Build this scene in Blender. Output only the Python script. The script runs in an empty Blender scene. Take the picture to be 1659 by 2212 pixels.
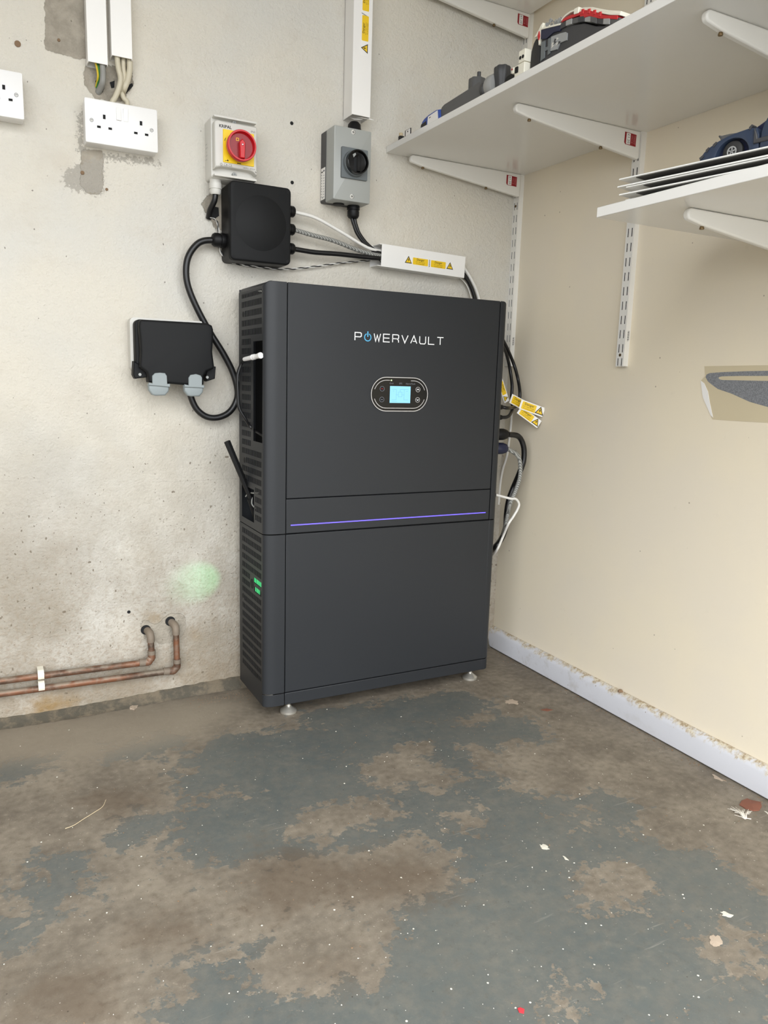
import bpy, math, random
import numpy as np
from mathutils import Vector, Matrix

random.seed(7)
rng = np.random.default_rng(7)
SC = bpy.context.scene
COL = SC.collection

# ------------------------------------------------------------------ camera
cam_d = bpy.data.cameras.new('camera')
cam = bpy.data.objects.new('camera', cam_d)
COL.objects.link(cam)
yaw, pit, rol = -0.4846, -0.1736, -0.0299
fwd0 = Vector((-math.sin(yaw), math.cos(yaw), 0)); right0 = Vector((math.cos(yaw), math.sin(yaw), 0)); up0 = Vector((0, 0, 1))
fwd = fwd0*math.cos(pit) + up0*math.sin(pit)
up1 = up0*math.cos(pit) - fwd0*math.sin(pit)
right = right0*math.cos(rol) - up1*math.sin(rol)
up = up1*math.cos(rol) + right0*math.sin(rol)
M4 = Matrix((right, up, -fwd)).transposed().to_4x4()
M4.translation = Vector((-1.3511, -1.8221, 0.8003))
cam.matrix_world = M4
cam_d.sensor_fit = 'HORIZONTAL'
cam_d.sensor_width = 36.0
cam_d.lens = 1643.85*36.0/1659.0
cam_d.clip_start = 0.02
SC.camera = cam

# ------------------------------------------------------------------ daylight through the open garage door
world = bpy.data.worlds.new('overcast_sky'); SC.world = world
world.use_nodes = True
bg = world.node_tree.nodes['Background']
# overcast sky: three times brighter overhead than at the horizon
wt = world.node_tree
tc = wt.nodes.new('ShaderNodeTexCoord'); sx = wt.nodes.new('ShaderNodeSeparateXYZ'); mr = wt.nodes.new('ShaderNodeMapRange')
wt.links.new(tc.outputs['Generated'], sx.inputs[0]); wt.links.new(sx.outputs[2], mr.inputs[0])
mr.inputs[1].default_value = 0.0; mr.inputs[2].default_value = 1.0; mr.inputs[3].default_value = 3.5; mr.inputs[4].default_value = 10.0
wt.links.new(mr.outputs[0], bg.inputs[1])
bg.inputs[0].default_value = (0.95, 0.975, 1.0, 1)
pl = bpy.data.lights.new('door_portal', 'AREA'); pl.shape = 'RECTANGLE'; pl.size = 3.05; pl.size_y = 2.15
pl.cycles.is_portal = True
plo = bpy.data.objects.new('door_portal', pl); COL.objects.link(plo)
plo.location = (-1.63, -1.87, 1.075); plo.rotation_euler = (math.radians(90), 0, 0)
plo.rotation_euler = (math.radians(-90), 0, math.radians(180))
SC.view_settings.view_transform = 'Standard'
SC.view_settings.look = 'None'
SC.view_settings.gamma = 1.0
SC.view_settings.use_curve_mapping = False
SC.view_settings.exposure = 0.12
SC.cycles.max_bounces = 10
SC.cycles.diffuse_bounces = 8
SC.cycles.sample_clamp_indirect = 6.0

# ------------------------------------------------------------------ materials
def lin(c):
    return tuple(((v/255)/12.92 if v/255 <= 0.04045 else ((v/255+0.055)/1.055)**2.4) for v in c)

class NT:
    """tiny helper for node graphs"""
    def __init__(s, name):
        s.m = bpy.data.materials.new(name); s.m.use_nodes = True
        s.t = s.m.node_tree; s.b = s.t.nodes['Principled BSDF']
    def n(s, typ, **kw):
        nd = s.t.nodes.new(typ)
        for k, v in kw.items(): setattr(nd, k, v)
        return nd
    def link(s, a, b): s.t.links.new(a, b)
    def setin(s, inp, v):
        if isinstance(v, bpy.types.NodeSocket): s.link(v, inp)
        elif isinstance(v, (tuple, list)): inp.default_value = tuple(v) + ((1,) if len(v) == 3 and inp.type == 'RGBA' else ())
        else: inp.default_value = v
    def math(s, op, a, b=0.0, c=0.0, clamp=False):
        nd = s.n('ShaderNodeMath', operation=op, use_clamp=clamp)
        s.setin(nd.inputs[0], a); s.setin(nd.inputs[1], b); s.setin(nd.inputs[2], c)
        return nd.outputs[0]
    def mix(s, f, a, b, mode='MIX'):
        nd = s.n('ShaderNodeMix', data_type='RGBA', blend_type=mode)
        s.setin(nd.inputs[0], f); s.setin(nd.inputs[6], a); s.setin(nd.inputs[7], b)
        return nd.outputs[2]
    def sstep(s, v, lo, hi, a=0.0, b=1.0):
        nd = s.n('ShaderNodeMapRange', interpolation_type='SMOOTHSTEP')
        s.setin(nd.inputs[0], v); nd.inputs[1].default_value = lo; nd.inputs[2].default_value = hi
        nd.inputs[3].default_value = a; nd.inputs[4].default_value = b
        return nd.outputs[0]
    def pos(s):
        return s.n('ShaderNodeNewGeometry').outputs['Position']
    def xyz(s, v):
        nd = s.n('ShaderNodeSeparateXYZ'); s.link(v, nd.inputs[0]); return nd.outputs
    def noise(s, vec, scale, detail=4, rough=0.55, dist=0.0, out=0):
        nd = s.n('ShaderNodeTexNoise'); s.link(vec, nd.inputs['Vector'])
        nd.inputs['Scale'].default_value = scale; nd.inputs['Detail'].default_value = detail
        nd.inputs['Roughness'].default_value = rough; nd.inputs['Distortion'].default_value = dist
        return nd.outputs[out]
    def vmul(s, vec, k):
        nd = s.n('ShaderNodeVectorMath', operation='MULTIPLY'); s.link(vec, nd.inputs[0]); nd.inputs[1].default_value = k
        return nd.outputs[0]
    def spots(s, vec, scale, size, keep):
        """round specks: 1 inside a speck; size in cell units, keep = share of the cells that have one"""
        nd = s.n('ShaderNodeTexVoronoi', voronoi_dimensions='2D'); s.link(vec, nd.inputs['Vector']); nd.inputs['Scale'].default_value = scale
        c = s.n('ShaderNodeSeparateColor'); s.link(nd.outputs['Color'], c.inputs[0])
        thr = s.math('MULTIPLY', c.outputs[1], size)
        inside = s.math('LESS_THAN', nd.outputs['Distance'], thr)
        k = s.math('LESS_THAN', c.outputs[0], keep)
        return s.math('MULTIPLY', inside, k)
    def plane(s, vec, a, b, ka=1.0, kb=1.0):
        o = s.xyz(vec); nd = s.n('ShaderNodeCombineXYZ'); s.link(s.math('MULTIPLY', o[a], ka), nd.inputs[0]); s.link(s.math('MULTIPLY', o[b], kb), nd.inputs[1]); return nd.outputs[0]
    def attr(s, name):
        nd = s.n('ShaderNodeAttribute', attribute_name=name); return nd.outputs['Fac']
    def bump(s, h, strength, dist):
        nd = s.n('ShaderNodeBump'); nd.inputs['Strength'].default_value = strength; nd.inputs['Distance'].default_value = dist
        s.link(h, nd.inputs['Height']); s.link(nd.outputs[0], s.b.inputs['Normal']); return nd
    def base(s, c): s.setin(s.b.inputs['Base Color'], c)
    def rough(s, r): s.setin(s.b.inputs['Roughness'], r)

def simple(name, rgb, rough=0.5, metal=0.0, var=0.05, bump=0.0, bscale=300, emit=None, spec=0.5, coat=0.0):
    k = NT(name); p = k.n('ShaderNodeTexCoord').outputs['Object']
    c = lin(rgb)
    f = k.noise(p, 14, 5)
    k.base(k.mix(f, tuple(max(0, v*(1-var)) for v in c), tuple(min(1, v*(1+var)) for v in c)))
    k.rough(rough); k.b.inputs['Metallic'].default_value = metal
    k.b.inputs['Specular IOR Level'].default_value = spec
    k.b.inputs['Coat Weight'].default_value = coat
    if bump: k.bump(k.noise(p, bscale, 3), bump, 0.0006)
    if emit:
        k.b.inputs['Emission Color'].default_value = lin(emit[0]) + (1,)
        k.b.inputs['Emission Strength'].default_value = emit[1]
    return k.m

M = {}
M['white_plastic'] = simple('white_plastic', (232, 231, 229), 0.32, var=0.01)
M['white_trunking'] = simple('white_trunking_pvc', (236, 234, 230), 0.4, var=0.015)
M['melamine'] = simple('white_melamine', (226, 225, 221), 0.17, var=0.015, bump=0.05, bscale=90)
M['enamel'] = simple('white_enamel_steel', (228, 226, 220), 0.35, var=0.02)
M['iso_grey'] = simple('pale_grey_plastic', (205, 203, 196), 0.42, var=0.015, bump=0.05, bscale=500)
M['iso_mid'] = simple('mid_grey_plastic', (160, 162, 158), 0.42, var=0.02, bump=0.05, bscale=500)
M['iso_dark'] = simple('slate_grey_plastic', (100, 106, 108), 0.42, var=0.03)
M['tab_grey'] = simple('grey_clip_plastic', (137, 145, 146), 0.45, var=0.02)
M['charcoal'] = simple('charcoal_plastic', (60, 60, 62), 0.5, var=0.03)
M['black'] = simple('black_plastic', (13, 13, 14), 0.5, var=0.08, bump=0.1, bscale=700, spec=0.3)
M['black_matt'] = simple('black_matt_plastic', (16, 17, 18), 0.6, var=0.05, bump=0.12, bscale=900, spec=0.25)
M['black_gloss'] = simple('black_gloss', (8, 8, 9), 0.16, var=0.02)
M['rubber'] = simple('black_cable_sheath', (16, 16, 17), 0.38, var=0.1)
M['white_cable'] = simple('white_cable_sheath', (226, 224, 218), 0.4, var=0.02)
M['cream_cable'] = simple('cream_cable_sheath', (196, 188, 166), 0.5, var=0.05)
M['grey_cable'] = simple('grey_cable_sheath', (138, 137, 132), 0.5, var=0.05)
M['green_wire'] = simple('green_wire_sheath', (52, 118, 52), 0.45)
M['yellow_wire'] = simple('yellow_wire_sheath', (205, 178, 40), 0.45)
M['dark'] = simple('dark_void', (9, 9, 10), 0.8, var=0.0)
M['red'] = simple('red_plastic', (196, 16, 28), 0.34, var=0.03)
M['dark_red'] = simple('dark_red_plastic', (140, 12, 26), 0.36, var=0.03)
M['yellow'] = simple('yellow_plate', (243, 205, 14), 0.45, var=0.02)
M['label_yellow'] = simple('yellow_label_print', (236, 196, 28), 0.5, var=0.02)
M['label_white'] = simple('white_label', (238, 236, 232), 0.5, var=0.01)
M['label_red'] = simple('red_label_print', (142, 16, 28), 0.5, var=0.03)
M['label_pink'] = simple('pale_red_print', (196, 120, 122), 0.5)
M['ink'] = simple('black_ink', (28, 24, 22), 0.6)
M['ink_grey'] = simple('grey_ink', (104, 106, 112), 0.6)
M['print_white'] = simple('white_print', (240, 240, 240), 0.45, var=0.0)
M['print_blue'] = simple('blue_print', (84, 172, 216), 0.4, var=0.0)
M['silver'] = simple('silver_trim', (214, 214, 216), 0.25, metal=0.6, var=0.01)
M['steel'] = simple('zinc_steel', (200, 196, 186), 0.36, metal=0.75, var=0.1)
M['brass_screw'] = simple('tarnished_brass', (120, 100, 70), 0.45, metal=0.8, var=0.15)
M['navy'] = simple('navy_blue_plastic', (20, 26, 56), 0.42)
M['blue'] = simple('bright_blue_plastic', (44, 76, 158), 0.42)
M['toy_blue'] = simple('slate_blue_plastic', (44, 55, 74), 0.42, var=0.1)
M['toy_grey'] = simple('dark_grey_plastic', (84, 84, 84), 0.5, var=0.05)
M['toy_light'] = simple('light_grey_plastic', (150, 150, 148), 0.45)
M['toy_white'] = simple('off_white_plastic', (232, 228, 212), 0.4, var=0.03)
M['toy_red'] = simple('toy_red_plastic', (188, 30, 36), 0.38)
M['tyre'] = simple('tyre_rubber', (40, 39, 38), 0.7, bump=0.3, bscale=300)
M['clear'] = simple('grey_translucent_plastic', (150, 152, 152), 0.3, var=0.2)
M['screen'] = simple('lit_screen', (90, 140, 170), 0.3, var=0.0, emit=((150, 214, 240), 0.75))
M['screen_ink'] = simple('screen_ink', (90, 150, 190), 0.4, emit=((110, 170, 205), 0.35))
M['led_green'] = simple('green_led', (30, 160, 80), 0.3, emit=((60, 255, 150), 1.0))
M['led_pale'] = simple('pale_green_led', (190, 240, 150), 0.3, emit=((200, 255, 150), 2.0))
M['led_blue'] = simple('violet_led_strip', (80, 70, 190), 0.3, emit=((112, 96, 255), 1.1))
M['leaf'] = simple('dry_leaf', (122, 76, 58), 0.75, var=0.3, bump=0.4, bscale=120)
M['straw'] = simple('dry_straw', (196, 178, 146), 0.7)
M['feather'] = simple('white_feather', (222, 216, 204), 0.8, var=0.08)
M['flake'] = simple('paint_flake', (206, 202, 188), 0.7, var=0.1)
M['red_fleck'] = simple('red_fleck', (196, 50, 60), 0.6)
M['peach_chip'] = simple('peach_chip', (172, 156, 138), 0.8, var=0.15)
M['mud'] = simple('dried_mud', (128, 104, 80), 0.9, var=0.3, bump=0.5, bscale=200)

def unit_paint():
    k = NT('charcoal_powder_coat'); p = k.pos()
    f = k.noise(p, 3, 3)
    k.base(k.mix(f, lin((35, 37, 40)), lin((39, 41, 44))))
    k.rough(0.46); k.b.inputs['Specular IOR Level'].default_value = 0.35; k.bump(k.noise(p, 1400, 2), 0.12, 0.0004)
    return k.m
M['unit'] = unit_paint()

def braid():
    k = NT('grey_braided_sheath'); p = k.pos()
    w = k.n('ShaderNodeTexWave', wave_type='BANDS', bands_direction='DIAGONAL'); k.link(p, w.inputs['Vector']); w.inputs['Scale'].default_value = 90; w.inputs['Distortion'].default_value = 3
    k.base(k.mix(w.outputs[1], lin((96, 96, 92)), lin((168, 168, 162)))); k.rough(0.5)
    k.bump(w.outputs[1], 0.5, 0.001); return k.m
M['braid'] = braid()

def copper():
    k = NT('tarnished_copper_pipe'); p = k.pos()
    f = k.sstep(k.noise(k.vmul(p, (1, 3, 3)), 9, 5, 0.6), 0.44, 0.62)
    g = k.sstep(k.noise(p, 60, 5, 0.65), 0.45, 0.62)
    c = k.mix(f, lin((80, 64, 52)), lin((124, 82, 58)))
    nz = k.xyz(k.n('ShaderNodeNewGeometry').outputs['Normal'])[2]
    dust = k.math('MULTIPLY', k.sstep(nz, 0.1, 0.9), k.sstep(k.noise(p, 26, 4), 0.35, 0.6))
    c = k.mix(k.math('MULTIPLY', g, 0.45), c, lin((126, 112, 98)))
    c = k.mix(k.math('MULTIPLY', dust, 0.8), c, lin((150, 140, 124)))
    k.base(c); k.rough(0.55); k.b.inputs['Metallic'].default_value = 0.35
    k.bump(k.noise(p, 180, 4), 0.3, 0.001)
    return k.m
M['copper'] = copper()
M['solder'] = simple('crusted_solder', (124, 112, 98), 0.7, metal=0.2, var=0.3, bump=0.7, bscale=220)

def mat_wall_left():
    k = NT('painted_masonry_wall'); p = k.pos(); o = k.xyz(p)
    big = k.noise(p, 2.2, 4, 0.6); mid = k.noise(p, 7, 5, 0.65); fine = k.noise(p, 60, 5, 0.6)
    c = k.mix(k.sstep(big, 0.35, 0.65), lin((209, 203, 190)), lin((203, 200, 192)))
    c = k.mix(k.math('MULTIPLY', k.sstep(mid, 0.5, 0.72), 0.4), c, lin((194, 185, 171)))
    # grime rising from the floor
    hz = k.sstep(o[2], 0.02, 1.05, 1.0, 0.0)
    g = k.math('MULTIPLY', hz, k.sstep(k.noise(p, 4.2, 6, 0.65), 0.15, 0.70))
    c = k.mix(k.math('MULTIPLY', g, 1.0), c, lin((136, 127, 111)))
    fg = k.math('MULTIPLY', k.sstep(o[2], 0.0, 0.7, 1.0, 0.0), k.sstep(k.noise(p, 95, 6, 0.75), 0.46, 0.62))
    c = k.mix(k.math('MULTIPLY', fg, 0.5), c, lin((140, 124, 104)))
    vlow = k.math('MULTIPLY', k.sstep(o[2], 0.02, 0.26, 1.0, 0.0), k.sstep(k.noise(p, 11, 8, 0.75), 0.25, 0.7))
    c = k.mix(k.math('MULTIPLY', vlow, 0.65), c, lin((132, 118, 98)))
    # brown stain patches
    st = k.sstep(k.math('ADD', k.attr('stain'), k.math('MULTIPLY', k.math('SUBTRACT', mid, 0.5), 0.10)), -0.01, 0.035)
    c = k.mix(k.math('MULTIPLY', st, k.math('ADD', 0.4, k.math('MULTIPLY', fine, 0.8)), ), c, lin((134, 108, 66)))
    # bare plaster
    nn = k.math('MULTIPLY', k.math('SUBTRACT', k.noise(p, 45, 6, 0.7), 0.5), 0.022)
    ce = k.sstep(k.math('ADD', k.attr('plaster'), nn), -0.0008, 0.0008)
    pc = k.mix(k.sstep(k.noise(p, 30, 5, 0.65), 0.3, 0.7), lin((142, 135, 122)), lin((166, 158, 144)))
    c = k.mix(ce, c, pc)
    # worn halo with paint half gone
    hl = k.sstep(k.math('ADD', k.attr('worn'), k.math('MULTIPLY', k.math('SUBTRACT', k.noise(p, 110, 6, 0.75), 0.5), 0.075)), -0.002, 0.002)
    c = k.mix(k.math('MULTIPLY', hl, 0.85), c, lin((160, 155, 145)))
    # chips and specks
    dp = k.n('ShaderNodeVectorMath', operation='ADD'); k.link(p, dp.inputs[0])
    nv = k.noise(p, 120, 3, 0.6, out=1); k.link(k.vmul(nv, (0.006, 0.006, 0.006)), dp.inputs[1]); q = dp.outputs[0]
    s1 = k.spots(k.plane(q, 0, 2, 0.6, 1.0), 26, 0.11, 0.13)
    s2 = k.math('MAXIMUM', k.spots(k.plane(q, 0, 2, 1.0, 0.6), 62, 0.12, 0.16), k.spots(k.plane(q, 0, 2), 120, 0.16, 0.12))
    low = k.sstep(o[2], 0.15, 0.95, 1.0, 0.12)
    sp = k.math('MULTIPLY', k.math('MAXIMUM', s1, s2), k.math('GREATER_THAN', low, k.noise(p, 5, 2)))
    c = k.mix(k.math('MULTIPLY', sp, 0.75), c, lin((104, 92, 76)))
    s3 = k.spots(k.plane(q, 0, 2, 1.0, 0.7), 34, 0.05, 0.10)
    c = k.mix(k.math('MULTIPLY', s3, 0.7), c, lin((92, 84, 74)))
    # hairline cracks
    w = k.math('MULTIPLY', k.math('SUBTRACT', k.noise(p, 7, 4), 0.5), 0.02)
    for z0, x0, x1, a in ((0.545, -1.0, -0.80, 0.16), (0.252, -1.15, -0.8, 0.16)):
        d = k.math('ABSOLUTE', k.math('SUBTRACT', k.math('ADD', o[2], w), z0))
        m = k.math('MULTIPLY', k.math('LESS_THAN', d, 0.0007), k.math('MULTIPLY', k.math('GREATER_THAN', o[0], x0), k.math('LESS_THAN', o[0], x1)))
        c = k.mix(k.math('MULTIPLY', m, a), c, lin((90, 80, 66)))
    k.base(c); k.rough(0.72); k.b.inputs['Specular IOR Level'].default_value = 0.3
    h = k.math('ADD', k.math('MULTIPLY', fine, 0.6), k.math('MULTIPLY', k.noise(p, 190, 4, 0.6), 0.5))
    h = k.math('ADD', h, k.math('MULTIPLY', mid, 1.5))
    h = k.math('SUBTRACT', h, k.math('MULTIPLY', ce, 0.5))
    h = k.math('SUBTRACT', h, k.math('MULTIPLY', sp, 0.6))
    h = k.math('ADD', h, k.math('MULTIPLY', k.noise(p, 95, 3, 0.5), 0.9))
    k.bump(h, 0.7, 0.0042)
    return k.m
M['wall_left'] = mat_wall_left()

def mat_wall_right():
    k = NT('magnolia_painted_wall'); p = k.pos(); o = k.xyz(p)
    c = k.mix(k.sstep(k.noise(p, 3, 4), 0.35, 0.65), lin((232, 221, 198)), lin((228, 218, 199)))
    sc = k.math('MULTIPLY', k.sstep(k.noise(p, 22, 6, 0.75), 0.62, 0.72), 0.22)
    c = k.mix(sc, c, lin((204, 194, 174)))
    s = k.spots(k.plane(p, 1, 2), 16, 0.035, 0.14)
    c = k.mix(k.math('MULTIPLY', s, 0.6), c, lin((120, 104, 84)))
    cool = k.sstep(k.math('ADD', o[1], k.math('MULTIPLY', o[2], -0.02)), -0.18, 0.0)
    c = k.mix(k.math('MULTIPLY', cool, 0.35), c, lin((208, 202, 186)))
    k.base(c); k.rough(0.55); k.b.inputs['Specular IOR Level'].default_value = 0.35
    k.bump(k.noise(p, 260, 4), 0.12, 0.0015)
    return k.m
M['wall_right'] = mat_wall_right()

def mat_floor():
    k = NT('worn_painted_concrete'); p = k.pos(); o = k.xyz(p)
    n1 = k.noise(p, 9, 8, 0.68); n2 = k.noise(p, 34, 7, 0.7); n3 = k.noise(p, 150, 5, 0.7); n4 = k.noise(p, 3.2, 5)
    con = k.mix(k.sstep(n1, 0.32, 0.68), lin((100, 92, 81)), lin((130, 121, 107)))
    con = k.mix(k.math('MULTIPLY', k.sstep(n3, 0.45, 0.7), 0.28), con, lin((166, 155, 138)))
    con = k.mix(k.math('MULTIPLY', k.sstep(n2, 0.55, 0.72), 0.45), con, lin((92, 82, 70)))
    n5 = k.noise(p, 75, 8, 0.8)
    con = k.mix(k.math('MULTIPLY', k.sstep(n5, 0.50, 0.62), 0.5), con, lin((78, 69, 57)))
    con = k.mix(k.math('MULTIPLY', k.sstep(n5, 0.46, 0.36), 0.4), con, lin((160, 149, 132)))
    pnt = k.mix(k.sstep(n4, 0.35, 0.65), lin((82, 88, 87)), lin((90, 94, 91)))
    pnt = k.mix(k.math('MULTIPLY', k.sstep(n2, 0.5, 0.75), 0.3), pnt, lin((116, 114, 106)))
    pnt = k.mix(k.math('MULTIPLY', k.sstep(n1, 0.52, 0.78), 0.3), pnt, lin((108, 104, 94)))
    pnt = k.mix(k.math('MULTIPLY', k.sstep(n5, 0.54, 0.64), 0.28), pnt, lin((70, 68, 62)))
    pnt = k.mix(k.math('MULTIPLY', k.sstep(n5, 0.42, 0.34), 0.22), pnt, lin((124, 122, 114)))
    e = k.math('ADD', k.math('MULTIPLY', k.math('SUBTRACT', n1, 0.5), 0.22), k.math('MULTIPLY', k.math('SUBTRACT', n2, 0.5), 0.15))
    e = k.math('ADD', e, k.math('MULTIPLY', k.math('SUBTRACT', n3, 0.5), 0.05)); e = k.math('ADD', e, k.math('MULTIPLY', k.math('SUBTRACT', n4, 0.5), 0.10))
    e = k.math('ADD', e, k.math('MULTIPLY', k.math('SUBTRACT', k.noise(p, 17, 7, 0.7), 0.5), 0.16))
    f = k.math('ADD', k.attr('paint'), e)
    pm = k.sstep(f, -0.006, 0.008)
    thin = k.sstep(f, -0.03, 0.05)
    c = k.mix(k.math('MULTIPLY', thin, 0.3), con, lin((104, 104, 98)))
    c = k.mix(k.math('MULTIPLY', pm, k.sstep(n2, 0.7, 0.3, 0.6, 1.0)), c, pnt)
    br = k.sstep(k.math('ADD', k.attr('brown'), k.math('ADD', k.math('MULTIPLY', k.math('SUBTRACT', n1, 0.5), 0.3), k.math('MULTIPLY', k.math('SUBTRACT', n2, 0.5), 0.1))), -0.03, 0.06)
    c = k.mix(k.math('MULTIPLY', br, 0.62), c, lin((84, 70, 56)))
    hv = k.sstep(k.attr('haze'), -0.08, 0.05)
    c = k.mix(k.math('MULTIPLY', hv, 0.75), c, lin((142, 132, 116)))
    s = k.spots(p, 42, 0.05, 0.16); s2 = k.spots(p, 95, 0.09, 0.14); d1 = k.spots(p, 30, 0.04, 0.12)
    c = k.mix(k.math('MULTIPLY', k.math('MAXIMUM', s, s2), 0.55), c, lin((176, 170, 158)))
    c = k.mix(k.math('MULTIPLY', d1, 0.7), c, lin((52, 46, 40)))
    scx = k.noise(k.vmul(p, (3, 40, 1)), 3, 3, 0.6)
    c = k.mix(k.math('MULTIPLY', k.sstep(scx, 0.66, 0.74), 0.16), c, lin((190, 184, 170)))
    k.base(c)
    k.rough(k.math('SUBTRACT', 0.68, k.math('MULTIPLY', pm, 0.2)))
    k.b.inputs['Specular IOR Level'].default_value = 0.4
    h = k.math('ADD', k.math('MULTIPLY', n2, 0.5), k.math('MULTIPLY', n3, 0.35)); h = k.math('ADD', h, k.math('MULTIPLY', pm, 0.25))
    k.bump(h, 0.35, 0.0025)
    return k.m
M['floor'] = mat_floor()

def mat_kerb():
    k = NT('grey_painted_fillet'); p = k.pos()
    f = k.sstep(k.noise(p, 26, 6, 0.7), 0.4, 0.62)
    k.base(k.mix(f, lin((76, 71, 60)), lin((108, 97, 80)))); k.rough(0.8)
    k.bump(k.noise(p, 90, 5, 0.7), 0.7, 0.004); return k.m
M['kerb'] = mat_kerb()

def mat_skirt():
    k = NT('dusty_white_skirting'); p = k.pos(); o = k.xyz(p)
    c = k.mix(k.noise(p, 4, 4), lin((196, 197, 203)), lin((208, 209, 214)))
    edge = k.sstep(k.math('ADD', o[2], k.math('MULTIPLY', k.math('SUBTRACT', k.noise(p, 40, 6, 0.75), 0.5), 0.07)), 0.052, 0.066)
    spk = k.sstep(k.noise(p, 120, 6, 0.75), 0.42, 0.6)
    c = k.mix(k.math('MULTIPLY', edge, 0.9), c, lin((206, 196, 172)))
    c = k.mix(k.math('MULTIPLY', k.math('MULTIPLY', edge, spk), 0.85), c, lin((142, 118, 84)))
    f2 = k.math('MULTIPLY', k.sstep(o[1], -0.85, -0.15), k.sstep(k.noise(p, 18, 6, 0.7), 0.5, 0.7))
    c = k.mix(k.math('MULTIPLY', f2, 0.5), c, lin((150, 140, 124)))
    s = k.spots(k.plane(p, 1, 2), 30, 0.08, 0.08); c = k.mix(k.math('MULTIPLY', s, 0.7), c, lin((124, 104, 80)))
    k.base(c); k.rough(0.5); k.bump(k.noise(p, 200, 4), 0.2, 0.001); return k.m
M['skirt'] = mat_skirt()
M['ceiling'] = simple('bare_ceiling_boards', (158, 150, 138), 0.8, var=0.03)
M['dim_wall'] = simple('unpainted_block_wall', (132, 126, 116), 0.9, var=0.1)
M['tarmac'] = simple('tarmac_drive', (96, 96, 94), 0.9, var=0.1)
M['backing'] = simple('panel_gap_shade', (72, 70, 66), 0.7)  # dark tone painting the shade in the gaps between stacked panels
M['tape'] = simple('masking_film', (205, 192, 162), 0.5, var=0.04)
def mat_fleck():
    k = NT('grey_speckled_vinyl'); p = k.pos()
    k.base(k.mix(k.sstep(k.noise(p, 500, 3, 0.7), 0.4, 0.6), lin((112, 114, 118)), lin((140, 142, 146)))); k.rough(0.5); return k.m
M['vinyl'] = mat_fleck()

# ------------------------------------------------------------------ geometry helpers
class Pl:
    """a plane frame: origin O, right R, up U, outward normal N"""
    def __init__(s, O, R=(1, 0, 0), U=(0, 0, 1)):
        s.O = Vector(O); s.R = Vector(R).normalized(); s.U = Vector(U).normalized(); s.N = s.R.cross(s.U)
    def p(s, a, b, n=0.0): return s.O + s.R*a + s.U*b + s.N*n
def front(y): return Pl((0, y, 0))                       # faces the room from the left wall: a = x, b = z
def side(x): return Pl((x, 0, 0), (0, -1, 0), (0, 0, 1))  # faces -x: a = -y, b = z
def flat(z): return Pl((0, 0, z), (1, 0, 0), (0, 1, 0))

def rrect(x0, x1, z0, z1, r, n=5):
    out = []
    for cx, cz, a0 in ((x1-r, z1-r, 0), (x0+r, z1-r, 90), (x0+r, z0+r, 180), (x1-r, z0+r, 270)):
        for i in range(n+1):
            a = math.radians(a0 + 90*i/n); out.append((cx+r*math.cos(a), cz+r*math.sin(a)))
    return out
def circ(cx, cz, r, n=24, a0=0.0): return [(cx+r*math.cos(a0+2*math.pi*i/n), cz+r*math.sin(a0+2*math.pi*i/n)) for i in range(n)]
def arc(cx, cz, r, a, b, n=12): return [(cx+r*math.cos(math.radians(a+(b-a)*i/n)), cz+r*math.sin(math.radians(a+(b-a)*i/n))) for i in range(n+1)]

def spline(pts, n=8):
    P = [Vector(p) for p in pts]; P = [P[0]*2-P[1]] + P + [P[-1]*2-P[-2]]; out = []
    for i in range(1, len(P)-2):
        for j in range(n):
            t = j/n; a, b, c, d = P[i-1], P[i], P[i+1], P[i+2]
            out.append(0.5*((2*b) + (c-a)*t + (2*a-5*b+4*c-d)*t*t + (3*b-a-3*c+d)*t**3))
    out.append(P[-2]); return out

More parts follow.
